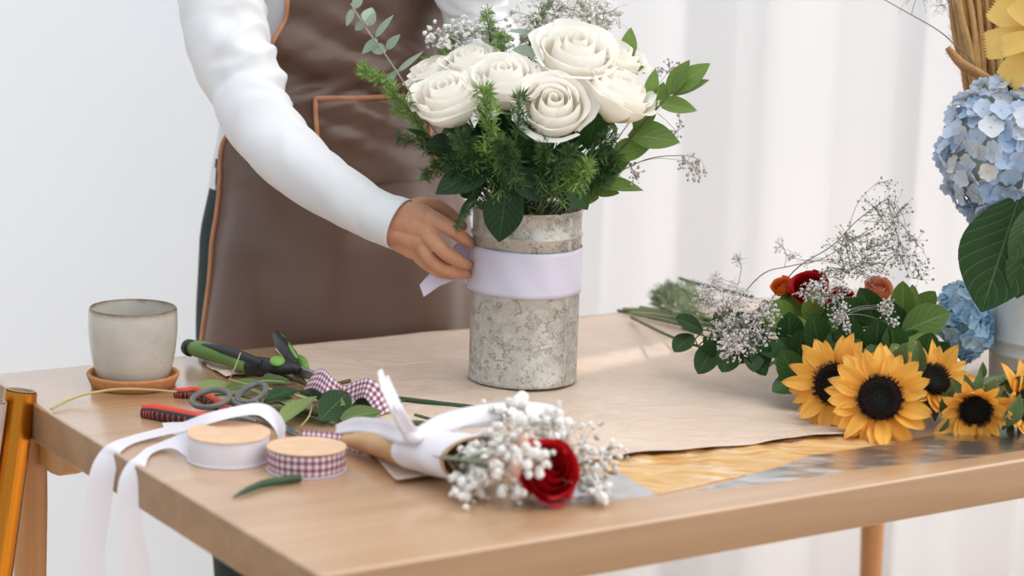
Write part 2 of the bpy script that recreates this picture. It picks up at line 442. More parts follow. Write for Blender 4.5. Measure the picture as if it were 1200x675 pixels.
# the rest of the body under the clothes
bodyb = MB()
def tubez(fn, z0, z1, n=24): bodyb.grid(lambda u, v: fn(z0 + (z1 - z0) * v, 2 * pi * u), 28, n, True)
core = MB()
zs = [.72 + .66 * i / 20 for i in range(21)]
core.tube([PC + XL * itp(z, CX) + V((0, 0, z)) for z in zs], [(itp(z, A_) - .015, itp(z, B_) - .015) for z in zs], 28, flat=XL)
SHL = Q(240, -120, 2.80); 
armp = [PC - XL * .13 + V((0, 0, 1.35)), Q(246, -60, 2.765), Q(257, 0, 2.725), Q(270, 55, 2.69), Q(306, 147, 2.605), Q(350, 191, 2.55), Q(406, 230, 2.508)]
capsule_chain(core, armp, [.04, .036, .034, .032, .03, .028, .025], 16)
neck = PC + XL * .02 + V((0, 0, 1.36)) + YL * .01
capsule_chain(core, [neck, neck + V((0, 0, .05)) + YL * .01, neck + V((0, 0, .11)) + YL * .025], [.06, .052, .05], 16)
hd = neck + V((0, 0, .20)) + YL * .05
qh = Quaternion((0, 0, 1), YAW)
core.ball(hd, (.072, .092, .105), 24, 16, rot=qh.to_matrix())
core.ball(hd + YL * .05 - V((0, 0, .055)), (.045, .05, .05), 20, 12, rot=qh.to_matrix())
capsule_chain(core, [hd + YL * .088 + V((0, 0, .02)), hd + YL * .104 - V((0, 0, .025))], [.008, .012], 10)
for s in (-1, 1): core.ball(hd + XL * s * .072 - YL * .005, (.01, .02, .03), 12, 8, rot=qh.to_matrix())
for s in (-1, 1):
    hip = PC + XL * s * .09 + V((0, 0, .78)); capsule_chain(core, [hip, hip - V((0, 0, .36)), hip - V((0, 0, .70))], [.075, .055, .036], 16)
    capsule_chain(core, [hip - V((0, 0, .735)), hip - V((0, 0, .75)) + YL * .13], [.035, .025], 12)
# her other arm, reaching behind the flowers
arml = [PC + XL * .16 + V((0, 0, 1.345)), Q(540, -60, 2.81), Q(556, 20, 2.80), Q(572, 70, 2.775), Q(590, 128, 2.73), Q(609, 176, 2.67)]
capsule_chain(core, arml, [.035, .034, .031, .028, .026, .022], 16)
core = voxel(core, .006, 4)
lh = MB()
def fingl(pts, rads): capsule_chain(lh, [Q(x + 80, y - 12, d) for x, y, d in pts], [r * 2.62 / FPX for r in rads], 14, 6)
fingl([(541, 196, 2.66), (528, 222, 2.64), (524, 238, 2.62)], [22, 20, 17])
for k, (dx, dd) in enumerate(((-14, .0), (-5, -.012), (4, -.016), (12, -.012))):
    fingl([(524 + dx * .8, 238, 2.625 + dd), (528 + dx, 256, 2.60 + dd), (538 + dx * .8, 268, 2.585 + dd), (545 + dx * .6, 274, 2.59 + dd)], [9.5, 8.8, 8, 6.5])
fingl([(538, 226, 2.63), (550, 244, 2.60), (556, 258, 2.585)], [11, 9, 7])
lh = voxel(lh, .002, 5)
body = MB()
for m in (core, hand, lh): body.add(m.v, m.f)
person = obj('person', body, m_skin)
tag(person, 'person in a white long-sleeved top and brown apron holding the ribbon on the metal vase', 'person')
# hair on the head above the frame
hr = MB(); hr.ball(hd - YL * .018 + V((0, 0, .018)), (.083, .098, .108), 24, 16, rot=qh.to_matrix())
hr.ball(hd - YL * .12 - V((0, 0, .0)), (.045, .045, .045), 16, 10)
obj('hair', hr, simple('dark_hair', '2A1E19', '3A2A22', 80, .5), person)
# shirt
k = NT('white_knit'); co = k.coord()
k.setp(Base_Color=lin('DDDDDF'), Roughness=.85, Specular_IOR_Level=.15, Sheen_Weight=.15)
k.bump(k.noise(co, 900, 2), .12, .0006); m_shirt = k.m
sh = MB()
def shirt_t(u, v):
    z = .93 + .45 * v; p = tor(z, 2 * pi * u, .004)
    return p + (p - PC - V((0, 0, z))).normalized() * .006 * fbm(p, 14, 3)
sh.grid(shirt_t, 72, 40, True)
# shoulders
sh.grid(lambda u, v: (PC + XL * .02 + V((0, 0, 1.38 + .055 * sin(v * pi / 2)))) + (tor(1.36, 2 * pi * u, .004) - PC - XL * .02 - V((0, 0, 1.36))) * (1 - .58 * v), 40, 8, True)
def sleeve(pts, rads, seed, amp, cuff=True, folds=()):
    c = catmull([p for p in pts], 18); R = lerps(rads, len(c)); m = len(c)
    prev = (c[1] - c[0]).normalized(); a = prev.orthogonal().normalized(); vs = []; n = 64
    rows = [(c[i], R[i], (c[min(i + 1, m - 1)] - c[max(0, i - 1)]).normalized(), i / (m - 1)) for i in range(m)]
    if cuff:
        p, r, t, _ = rows[-1]
        rows += [(p + t * .003, r * .985, t, 2), (p + t * .002, r * .93, t, 2), (p - t * .012, r * .90, t, 2)]
    for p, r, t, f in rows:
        qd = prev.rotation_difference(t); a = qd @ a; a = (a - t * a.dot(t)).normalized(); prev = t; bb = t.cross(a)
        for kk in range(n):
            g = 2 * pi * kk / n; d = a * cos(g) + bb * sin(g); pt = p + d * r
            if f <= 1:
                tt = pt - t * pt.dot(t) * .0
                fo = fbm(V((cos(g) * .8, sin(g) * .8, f * 9 + .9 * cos(g))), 1.0, seed) * amp * (.3 + .9 * math.exp(-((f - .42) / .16) ** 2))
                fo += fbm(V((cos(g) * .7, sin(g) * .7, f * 24 + cos(g) * 2)), 1.0, seed + 2) * amp * .42 * (.35 + math.exp(-((f - .4) / .2) ** 2))
                for q_, f0 in enumerate(folds):                                  # creases gathered on the inside of the elbow
                    inn = max(0, d.dot((CR + CU * .5).normalized()) + .9) / 1.9
                    fo += .0075 * (1 - .1 * q_) * inn * (1.6 * math.exp(-((f - f0 - .03 * sin(g * 2 + q_)) / .017) ** 2) - .09)
                fo *= min(1, (1 - f) * 9 + .25)
                pt = pt + d * fo
            vs.append(pt)
    sh.add(vs, [(i * n + k2, i * n + (k2 + 1) % n, (i + 1) * n + (k2 + 1) % n, (i + 1) * n + k2) for i in range(len(rows) - 1) for k2 in range(n)])
pm = lambda d: d / FPX
sleeve([PC - XL * .135 + V((0, 0, 1.35)), Q(246, -60, 2.765), Q(257, 0, 2.725), Q(270, 55, 2.69), Q(287, 104, 2.65), Q(306, 147, 2.605), Q(350, 191, 2.55), Q(406, 230, 2.508), Q(440, 249, 2.488), Q(468, 262, 2.474)],
       [.058, .055, 47 * pm(2.725), 46.5 * pm(2.69), 44 * pm(2.65), 43 * pm(2.605), 38.5 * pm(2.55), 35 * pm(2.51), 33 * pm(2.49), 32.5 * pm(2.474)], 1, .0085, folds=(.24, .30, .355, .41, .46, .515, .575, .66, .74))
sleeve([PC + XL * .16 + V((0, 0, 1.345)), Q(540, -60, 2.81), Q(556, 20, 2.80), Q(572, 70, 2.775), Q(590, 128, 2.73), Q(609, 176, 2.67)], [.055, .05, .046, .042, .036, .031], 5, .008)
obj('shirt', sh, m_shirt, person, label='white long-sleeved knit top')
# trousers
tr = MB()
def hips(u, v):
    z = .60 + .37 * v; p = tor(z, 2 * pi * u, .004); return p
tr.grid(hips, 48, 20, True)
for s in (-1, 1):
    hip = PC + XL * s * .085 + V((0, 0, .68))
    tr.tube([hip, hip - V((0, 0, .1)), hip - V((0, 0, .25)) - XL * s * .0, hip - V((0, 0, .45)), hip - V((0, 0, .62))], [(.095, .115), (.092, .11), (.08, .09), (.065, .07), (.055, .06)], 28, flat=XL)
obj('trousers', tr, simple('dark_green_trousers', '10211F', '14292A', 60, .8), person, label='dark green trousers')
shoe = MB()
for s in (-1, 1):
    hip = PC + XL * s * .09
    capsule_chain(shoe, [hip + V((0, 0, .045)) - YL * .02, hip + V((0, 0, .045)) + YL * .06, hip + V((0, 0, .032)) + YL * .15], [.045, .042, .032], 16)
obj('shoes', shoe, simple('black_leather', '151515', rough=.4), person)
# apron
k = NT('brown_apron_cotton'); co = k.coord()
wv = k.noise(k.mapping(co, (1, 1, 1)), 1400, 2)
k.setp(Base_Color=k.ramp(k.noise(co, 9, 3), (.3, '5C4337'), (.7, '684D40')), Roughness=.36, Specular_IOR_Level=.55, Sheen_Weight=.15)
k.bump(wv, .12, .0005); m_apr = k.m
m_trim = simple('tan_bias_binding', 'B27A58', 'BE8763', 60, .6)
AZ0, AZ1 = .56, 1.30
def aphi(z):
    if z < 1.00: return radians(80)
    t = min(1, (z - 1.00) / .20); return radians(80 - 32 * sin(t * pi / 2) ** .9)
def apt(u, v, off=0):
    z = AZ0 + (AZ1 - AZ0) * v; ph = (u * 2 - 1) * aphi(z)
    p = tor(z, ph, .012 + off); n = (XL * sin(ph) + YL * cos(ph)).normalized()
    flare = max(0, .95 - z) * .05
    d = .020 * fbm(V((ph * 1.1, 0, z * 36 + ph * 2.2)), 1, 1) * math.exp(-((z - 1.085) / .08) ** 2)
    d += .009 * fbm(V((ph * 1.6, 3, z * 58 - ph * 2.5)), 1, 2) * math.exp(-((z - 1.07) / .1) ** 2)
    d += .016 * fbm(V((ph * 2.4, 5, z * 3.2)), 1, 4) * min(1, max(0, 1.02 - z) * 8)
    # slanting pulls across the waist and lap
    d += .010 * sin(z * 75 + ph * 2.2 + 2 * fbm(V((ph, z * 4, 8)), 1, 6)) * math.exp(-((z - 1.085) / .05) ** 2) * (.5 + .5 * fbm(V((ph * 1.5, z * 6, 2)), 1, 9))
    d += .010 * sin(ph * 5 - z * 9 + 1.5 * fbm(V((ph, z * 3, 5)), 1, 8)) * min(1, max(0, .98 - z) * 6) * (.45 + fbm(V((ph * 1.2, z * 4, 7)), 1, 5))
    return p + n * (flare + d + .006)
ap = MB().grid(apt, 96, 110)
a_o = obj('apron', ap, m_apr, person, label='brown apron with tan edging')
md = a_o.modifiers.new('cloth', 'SOLIDIFY'); md.thickness = .0015; md.offset = -1
def trim(pts, r=.0032, par=None, ry=.0022):
    t = MB(); t.tube(pts, [(r, ry)] * len(pts), 10); obj('trim', t, m_trim, par, label='tan edging')
WM[a_o] = WM[person].copy()
for uu in (0, 1):
    trim([apt(uu, i / 90, .001) for i in range(91)], .0034, a_o, .003)
# pocket
def pk(u, v, off=.004):
    z = .95 + .11 * v; ph = radians(-30 + 5 * (1 - v) + (62 - 5 * (1 - v)) * u); t = (z - AZ0) / (AZ1 - AZ0)
    return apt(.5 + ph / (2 * aphi(z)), t, off)
po = obj('pocket', MB().grid(pk, 40, 30), m_apr, a_o); WM[po] = WM[person].copy()
pt = MB()
edge = [pk(0, v / 20, .0055) for v in range(21)] + [pk(u / 30, 1, .0055) for u in range(1, 31)] + [pk(1, 1 - v / 20, .0055) for v in range(1, 21)]
t = MB(); t.tube(edge, [(.0038, .002)] * len(edge), 8)
po2 = obj('pocket_trim', t, m_trim, a_o, label='tan edging of the pocket')
# waist ties running round the back
# ================================================================ mug, coaster, rolls
def at(M): return Matrix.Translation(M)
cc = P(156, 451); cz = TZ
m_cork = simple('cork', 'B57A4C', 'C68C5C', 120, .85, bump=.4, bscale=260)
cst = MB(); cst.lathe([(0, 0), (.046, 0), (.0485, .001), (.0535, .0125), (.0538, .0145), (.0528, .0158), (.050, .0158), (.0485, .0145), (.047, .0085), (.045, .0065), (0, .006)], 64, at(cc))
tag(obj('coaster', cst, m_cork, autos=50), 'round cork coaster with a raised rim under the grey mug', 'coaster')
k = NT('stoneware_glaze'); co = k.coord(); sp = k.n('ShaderNodeSeparateXYZ'); k.l(co, sp.inputs[0])
z = k.math('ADD', sp.outputs[2], k.math('MULTIPLY', k.math('SUBTRACT', k.noise(co, 60, 3), .5), .004))
g = k.ramp(k.noise(co, 25, 4, .6), (.3, 'B5B0A5'), (.55, 'BFBAB0'), (.75, 'C8C4BB'))
g = k.mix(k.math('MULTIPLY', k.math('GREATER_THAN', k.noise(co, 190, 2), .71), .3), g, lin('7E7464'))
g = k.mix(k.ramp(z, (0.0815, '000000'), (.0840, 'FFFFFF')), g, lin('6A5238'))
k.setp(Base_Color=g, Roughness=.22, Specular_IOR_Level=.5); m_glaze = k.m
mz = cc + V((0, 0, .0064))
mug = thing('mug', 'grey glazed stoneware mug with a brown rim standing on the cork coaster', 'mug', mz)
prof = [(0, 0), (.030, 0), (.037, .0018), (.0415, .006), (.0455, .016), (.0485, .030), (.0505, .046), (.0512, .060), (.0508, .073), (.0503, .0766), (.0492, .0780), (.0480, .0768), (.0472, .072), (.0474, .058), (.046, .035), (.042, .015), (.034, .0085), (0, .0075)]
pr = [(p.x, p.z) for p in catmull([(r, 0, z * 1.11) for r, z in prof[2:16]], 4)]
body_m = MB(); body_m.lathe(prof[:2] + pr + prof[16:], 72, at(mz)); obj('body', body_m, m_glaze, mug)
a = radians(131); hdv = V((cos(a), sin(a), 0)); hb = MB()
hb.tube(catmull([mz + hdv * .0485 + V((0, 0, .062)), mz + hdv * .066 + V((0, 0, .0635)), mz + hdv * .076 + V((0, 0, .052)), mz + hdv * .074 + V((0, 0, .035)), mz + hdv * .060 + V((0, 0, .024)), mz + hdv * .046 + V((0, 0, .023))], 6), [(.0045, .0065)] * 31, 14, flat=hdv)
obj('handle', hb, simple('shade_toned_glaze', '2C2B2A', '3A3835', 50, .25), mug, label='mug handle with shade put into its glaze colour')  # near-black colour paints the shade on the handle's edge
# rolls of wrapping paper leaning on the left end of the table
def roll(name, label, cpx, cpy, depth, r, foil, dx):
    top = Q(cpx, cpy, depth); bot = P(cpx - 105 + dx, 1235, -TZ + .001); ax = (top - bot).normalized(); bot.z = .002 + r * sqrt(1 - ax.z ** 2)
    ax = (top - bot).normalized(); L = (top - bot).length
    t = thing(name, label, 'paper roll', (bot.x, bot.y, 0), group='rolls of wrapping paper at the left table end')
    M = rot_to(ax).to_matrix().to_4x4(); M.translation = bot
    obj('foil_wrap', MB().lathe([(r - .0012, 0), (r, .0), (r, L - .0015), (r - .0012, L - .0012)], 40, M), foil, t, autos=35)
    obj('core', MB().lathe([(r - .0014, 0), (r - .0042, 0), (r - .0042, L), (r - .0034, L + .0005), (r - .0014, L)], 40, M), m_card, t, autos=35)
m_card = simple('grey_cardboard', 'A08A74', 'AE9882', 80, .9)
m_gold = simple('gold_foil', 'CB822A', rough=.24, metal=1)
m_pearl = simple('pearl_foil', 'E6DAD3', rough=.25, metal=.55)
roll('wrapping_paper_roll', 'gold foil wrapping paper roll leaning against the left end of the table', 25, 457, 2.335, .0182, m_gold, 0)
roll('wrapping_paper_roll', 'pearly white wrapping paper roll leaning left of the gold roll', -10, 469, 2.305, .0175, m_pearl, 0)
# ================================================================ papers
k = NT('kraft_paper'); co = k.coord()
k.setp(Base_Color=k.ramp(k.noise(co, 7, 5, .6), (.3, 'D2B9A4'), (.7, 'DDC8B7')), Roughness=.5, Specular_IOR_Level=.45)
k.bump(k.noise(k.mapping(co, (1, 1.6, 1)), 13, 4, .6, .8), .8, .010); m_kraft = k.m
k = NT('kraft_wrapper'); co = k.coord()
k.setp(Base_Color=k.ramp(k.noise(co, 20, 5, .6), (.3, 'C99E70'), (.7, 'D9B38A')), Roughness=.7, Specular_IOR_Level=.2)
k.bump(k.noise(co, 40, 3, .6, .5), .4, .003); k.translucent(lin('D8A468'), .12); m_wrap = k.m
def sheet(name, label, cat, quad, z0, amp, freq, mat, seed, n=60, edge=0, lift=None, thick=.0004, flat=0):
    a, bq, c, d = [P(*q, z0) for q in quad]
    def fn(u, v):
        p = (a * (1 - u) + bq * u) * (1 - v) + (d * (1 - u) + c * u) * v
        if edge:
            ed = min(u, 1 - u, v, 1 - v); 
            if ed < .02: p = p + V((fbm(p, 60, seed), fbm(p, 60, seed + 1), 0)) * edge
        h = amp * (abs(fbm(p, freq, seed)) * 1.2 + .5 * abs(fbm(p, freq * 2.3, seed + 3)))
        if flat: h *= 1 - flat * v
        if lift: h += lift(u, v)
        return p + V((0, 0, h))
    o = obj(name, MB().grid(fn, n, n), mat)
    if thick:
        m = o.modifiers.new('paper', 'SOLIDIFY'); m.thickness = thick; m.offset = 1
    return tag(o, label, cat)
sheet('kraft_paper_sheet', 'large sheet of pale brown kraft paper spread under the metal vase', 'paper', ((322, 409), (900, 350), (1012, 511), (465, 566)), .0022, .0035, 9, m_kraft, 1, 110,
      lift=lambda u, v: .006 * max(0, v - .94) / .06 * (.4 + .6 * sin(u * 9) ** 2) )
sheet('kraft_paper_scrap', 'small torn scrap of kraft paper beside the green pruner', 'paper', ((226, 416), (285, 414), (318, 436), (262, 443)), .0012, .004, 30, m_kraft, 5, 30, .004)
k = NT('amber_tissue'); co = k.coord()
k.setp(Base_Color=k.ramp(k.noise(k.mapping(co, (1, 3, 1), (0, 0, .4)), 14, 3, .5, 1.2), (.3, 'E2A452'), (.5, 'F0C888'), (.7, 'FAE8C8')), Roughness=.3, Specular_IOR_Level=.6)
k.bump(k.noise(k.mapping(co, (1, 3, 1), (0, 0, .4)), 12, 3, .5, 1.5), .9, .010); k.translucent(lin('F0B25E'), .25); m_amber = k.m
sheet('amber_cellophane_sheet', 'crinkled amber tissue sheet sticking out from under the kraft paper front edge', 'paper', ((690, 542), (1035, 503), (1068, 514), (768, 580)), .0008, .005, 22, m_amber, 9, 80, flat=.92,
      lift=lambda u, v: -.0006 if v < .05 else 0)
k = NT('clear_cellophane'); co = k.coord()
tr_ = k.n('ShaderNodeBsdfTransparent'); gl = k.n('ShaderNodeBsdfGlossy'); gl.inputs['Roughness'].default_value = .28
lw = k.n('ShaderNodeFresnel'); lw.inputs[0].default_value = 1.5; mx = k.n('ShaderNodeMixShader'); k.l(k.math('MULTIPLY', lw.outputs[0], 1.0), mx.inputs[0])
bn = k.bump(k.noise(k.mapping(co, (1, 2.2, 1), (0, 0, .5)), 11, 3, .5, 1.0), .5, .006); k.l(bn, gl.inputs['Normal']); k.l(bn, lw.inputs['Normal'])
k.l(tr_.outputs[0], mx.inputs[1]); k.l(gl.outputs[0], mx.inputs[2]); k.l(mx.outputs[0], k.out.inputs[0]); m_clear = k.m
sheet('clear_cellophane_sheet', 'clear shiny cellophane lying under the lying sunflowers along the front right edge', 'cellophane', ((950, 536), (1240, 488), (1262, 522), (815, 577)), .0062, .003, 12, m_clear, 12, 70, thick=0)
sheet('clear_cellophane_scrap', 'shiny clear cellophane corner beside the foreground rose bouquet', 'cellophane', ((672, 560), (728, 556), (772, 582), (640, 594)), .0062, .003, 20, m_clear, 15, 30, thick=0)
# ================================================================ tools
m_blk = simple('black_rubber', '16191A', '1E2122', 90, .5)
m_grn = simple('green_grip', '587F33', '658C3D', 60, .45)
m_lime = simple('lime_plastic', '6B9A3C', rough=.35)
m_steel = simple('tool_steel', '7C7F7E', '6A6D6C', 60, .35, .9)
m_grey = simple('grey_plastic', '5C5F5D', '666967', 60, .5)
m_red = simple('red_orange_grip', 'D8452C', 'C63B24', 60, .45)
def chain(pts, n=6): return catmull([P(*p) for p in pts], n)
pr_ = thing('pruner', 'green and black handled pruning shears at the back of the table beside the mug', 'pruner', P(300, 428))
b = MB(); c = chain([(221, 408, .014), (232, 409, .016), (252, 414, .017), (274, 421, .017), (294, 430, .016)], 6)
b.tube(c, lerps([.006, .0105, .0112, .0105, .0108], len(c)), 18); obj('grip', b, m_grn, pr_, label='green grip')
b = MB(); c = chain([(218, 406, .014), (221, 407, .015), (224, 408, .015)], 4); b.tube(c, lerps([.005, .0105, .0108], len(c)), 16)
c = chain([(236, 405, .023), (262, 410, .026), (290, 420, .026), (306, 427, .024)], 5); b.tube(c, lerps([.003, .006, .006, .006], len(c)), 12)
obj('grip_cap', b, m_blk, pr_, label='black grip cap')
b = MB(); c = chain([(290, 428, .016), (304, 430, .018), (322, 431, .02), (340, 430, .02), (350, 434, .016)], 5)
b.tube(c, lerps([.0115, .012, .011, .009, .006], len(c)), 18); obj('body', b, m_blk, pr_)
b = MB(); b.ball(P(325, 423, .031), (.009, .009, .0035), 18, 10, rot=Quaternion((1, 0, 0), .5).to_matrix()); obj('pivot_cap', b, m_lime, pr_, label='lime green pivot cap')
b = MB(); c = chain([(345, 428, .022), (340, 416, .030), (331, 404, .036), (324, 393, .038)], 5); b.tube(c, lerps([(.007, .005), (.009, .006), (.0085, .006), (.005, .004)][0:1] * 1 and [.006, .0085, .0085, .0055], len(c)), 14); obj('lever', b, m_blk, pr_)
b = MB(); c = chain([(348, 420, .030), (341, 409, .037), (332, 397, .041), (328, 391, .042)], 5); b.tube(c, lerps([.002, .003, .0028, .001], len(c)), 10); obj('lever_insert', b, m_lime, pr_, label='lime green lever insert')
b = MB(); c = chain([(346, 419, .022), (354, 424, .02), (358, 434, .014)], 5); b.tube(c, lerps([.005, .0065, .005], len(c)), 12); obj('catch', b, m_lime, pr_, label='lime green safety catch')
b = MB(); c = chain([(345, 432, .016), (356, 437, .012), (368, 441, .008), (377, 446, .004)], 5); b.tube(c, [(r, r * .35) for r in lerps([.008, .0075, .006, .001], len(c))], 12, flat=(0, 0, 1)); obj('blade', b, m_steel, pr_, label='steel blade')
b = MB(); c = chain([(307, 437, .012), (316, 443, .010), (330, 447, .008), (341, 445, .006)], 5); b.tube(c, [(r, r * .4) for r in lerps([.004, .0065, .0055, .002], len(c))], 12, flat=(0, 0, 1)); obj('anvil', b, m_steel, pr_, label='steel lower jaw')
# scissors
sc_ = thing('scissors', 'small scissors with grey plastic finger loops in front of the leaf cuttings', 'scissors', P(300, 480))
def ring(cx, cy, rx, ry, z, r, rot=0):
    o = P(cx, cy, z); ex = P(cx + rx * cos(rot), cy + rx * sin(rot), z) - o; q_ = P(cx - 4, cy + ry, z + .0) - o
    b = MB(); pts = [o + ex * cos(t) + q_ * sin(t) + V((0, 0, .004 * sin(t * 1 + 2))) for t in [2 * pi * i / 40 for i in range(41)]]
    b.tube(pts, [(r, r * .8)] * 41, 12, caps=False); return b
b = ring(247, 467, 22, 8.5, .022, .0036, .12); c = chain([(268, 470, .021), (284, 477, .017), (300, 484, .012)], 4); b.tube(c, [.0036] * len(c), 10); obj('handle', b, m_grey, sc_)
b = ring(295, 461, 16, 9, .020, .0038, .0); c = chain([(300, 471, .018), (303, 478, .015), (306, 486, .011)], 4); b.tube(c, [.0036] * len(c), 10); obj('handle', b, m_grey, sc_)
b = MB(); c = chain([(300, 483, .011), (322, 494, .007), (350, 508, .0045)], 4); b.tube(c, [(r, .0011) for r in lerps([.005, .0048, .001], len(c))], 10, flat=(1, -.6, 0)); obj('blade', b, m_steel, sc_, label='steel blade')
b = MB(); c = chain([(304, 484, .0085), (324, 497, .005), (347, 510, .003)], 4); b.tube(c, [(r, .0011) for r in lerps([.005, .0048, .001], len(c))], 10, flat=(1, -.6, 0)); obj('blade', b, m_steel, sc_, label='steel blade')
# pliers
pl_ = thing('pliers', 'pliers with black and red ribbed handles lying in front of the cork coaster', 'pliers', P(220, 482))
def pliers_handle(pts, rr):
    c = chain(pts, 8); b = MB(); b.tube(c, [(r * 1.0, r * .8) for r in lerps(rr, len(c))], 16, flat=(0, 0, 1)); obj('handle', b, m_red, pl_, label='red handle')
    b = MB(); c2 = [p + V((0, -.0016, -.0030)) for p in c[:int(len(c) * .8)]]; R = lerps(rr, len(c))[:len(c2)]
    b.tube(c2, [(r * 1.05, r * 1.0) for r in R], 16, flat=(0, 0, 1)); 
    g = obj('grip', b, m_blk, pl_, label='black grip'); WM[g] = WM[pl_].copy()
    for q in range(3, len(c2) - 2, 2):
        t = (c2[q + 1] - c2[q]).normalized(); side = t.cross(V((0, 0, 1))).normalized()
        rb = MB(); r = R[q]; rb.tube([c2[q] + side * r * 1.0 * cos(x) + V((0, 0, 1)) * r * 1.05 * sin(x) for x in [radians(d) for d in range(-40, 31, 14)]], .0007, 6)
        obj('rib', rb, m_red, g, label='red rib')
pliers_handle([(168, 480, .008), (182, 481, .009), (205, 485, .010), (230, 489, .010), (252, 488, .010)], [.0062, .0075, .0075, .0068, .005])
pliers_handle([(205, 459, .006), (215, 459, .007), (232, 459, .008), (252, 470, .009), (268, 482, .0095)], [.003, .0048, .0055, .0055, .005])
b = MB(); c = chain([(250, 489, .010), (266, 489, .0095), (282, 490, .008), (300, 494, .006)], 5); b.tube(c, lerps([.005, .0075, .006, .002], len(c)), 14); obj('jaws', b, m_steel, pl_, label='steel jaws')
# ================================================================ ribbons
k = NT('white_satin'); k.setp(Base_Color=lin('ECE9F0'), Roughness=.32, Specular_IOR_Level=.5, Sheen_Weight=.2); k.translucent(lin('E9E6EF'), .12); m_sat = k.m
k = NT('lilac_satin'); k.setp(Base_Color=lin('E2DDEC'), Roughness=.35, Specular_IOR_Level=.5, Sheen_Weight=.2); k.translucent(lin('E2DDEC'), .15); m_lil = k.m
k = NT('gingham'); uv = k.coord('UV'); sp = k.n('ShaderNodeSeparateXYZ'); k.l(uv, sp.inputs[0])
def chk(o, per, off=0): return k.math('LESS_THAN', k.math('FRACT', k.math('ADD', k.math('MULTIPLY', o, 1 / per), off)), .48)
s1 = chk(sp.outputs[0], .0074); s2 = chk(sp.outputs[1], .0074, 50.3); f = k.math('MULTIPLY', k.math('ADD', s1, s2), .5)
k.setp(Base_Color=k.ramp(f, (0, 'E4D3D2'), (.5, 'AC8292'), (1, '653E56')), Roughness=.7); m_ging = k.m
m_disc = simple('kraft_disc', 'D3AE8E', 'DDBB9C', 50, .8)
def spool(name, label, bx, by, r, h, mat, top, bot, tilt):
    o = P(bx, by); t = thing(name, label, 'ribbon spool', o, group='ribbon spools at the front left of the table')
    M = at(o)
    def disc(z, rr, th): return [(0, z), (rr - .0004, z), (rr, z + th * .5), (rr - .0004, z + th), (0, z + th)]
    obj('bottom_disc', MB().lathe(disc(.0004, r, .0016), 64, M), bot, t, autos=40)
    b = MB(); n = 80
    b.grid(lambda u, v: o + V((cos(2 * pi * u), sin(2 * pi * u), 0)) * (r * .955 + .0006 * sin(v * pi) + .0004 * sin(u * 40)) + V((0, 0, .002 + (h - .004) * v)), n, 6, True, uvfn=lambda u, v: (u * 2 * pi * r, v * (h - .004)))
    b.lathe([(r * .955, .002), (.012, .002)], 64, M); b.lathe([(r * .955, h - .002), (.012, h - .002)], 64, M)
    obj('wound_ribbon', b, mat, t)
    Mt = M @ Matrix.Translation((0, 0, h - .0018)) @ Matrix.Rotation(tilt, 4, 'X')
    obj('top_disc', MB().lathe(disc(0, r, .0016), 64, Mt), top, t, autos=40, label='kraft card top disc')
    return t
ws = spool('ribbon_spool', 'spool of white satin ribbon with two tails hanging over the table edge', 268, 538, .0425, .029, m_sat, m_disc, m_sat, .02)
gs = spool('ribbon_spool', 'spool of plum gingham ribbon standing right of the white spool', 359, 550, .0405, .025, m_ging, m_disc, m_lil, -.02)
def hang(px, py, ex, ey, off): return Q(px, py, P(ex, ey).y - off)
Zu = V((0, 0, 1)); t = MB()
ribbon(t, [P(330, 533, .010), P(332, 515, .02), P(322, 492, .034), P(303, 480, .042), P(278, 482, .042), P(245, 490, .034), P(215, 500, .018), P(185, 507, .006), P(155, 515, .003), P(136, 524, .003), hang(128, 534, 123, 525, .010), hang(120, 556, 123, 525, .014), hang(114, 600, 123, 525, .015), hang(107, 650, 123, 525, .017), hang(108, 720, 123, 525, .02)],
       [V((.05, .2, 1)), V((.1, .4, 1)), V((-.2, .8, .7)), V((-.3, 1, .25)), V((-.35, 1, .1)), V((-.35, 1, .1)), V((-.3, 1, .05)), V((-.3, 1, 0)), V((-.35, 1, 0)), V((-.5, .8, .05)), V((-.7, .5, 0)), V((-.9, .35, .0)), V((-1, .3, 0)), V((-1, .25, .0)), V((-1, .2, .1))], .030, 10)
obj('ribbon_tail', t, m_sat, ws)
t = MB()
ribbon(t, [P(229, 530, .012), P(222, 522, .013), P(206, 519, .010), P(190, 522, .005), P(174, 529, .003), P(165, 540, .0025), hang(158, 549, 150, 541, .010), hang(152, 572, 150, 541, .014), hang(152, 615, 150, 541, .016), hang(160, 660, 150, 541, .018), hang(166, 730, 150, 541, .02)],
       [V((.1, .2, 1)), V((0, .5, 1)), V((-.2, 1, .3)), V((-.3, 1, .0)), V((-.35, 1, 0)), V((-.5, .8, .05)), V((-.7, .5, 0)), V((-.9, .3, .0)), V((-1, .2, 0)), V((-1, .1, .0)), V((-1, .1, .1))], .027, 10)
obj('ribbon_tail', t, m_sat, ws)
t = MB(); ribbon(t, [P(236, 520, .016), P(226, 508, .013), P(210, 503, .009), P(192, 501, .004)], [V((-.1, .5, 1)), V((-.25, .9, .6)), V((-.3, 1, .3)), V((-.3, 1, .1))], .030, 10)
obj('ribbon_tail', t, m_sat, ws)
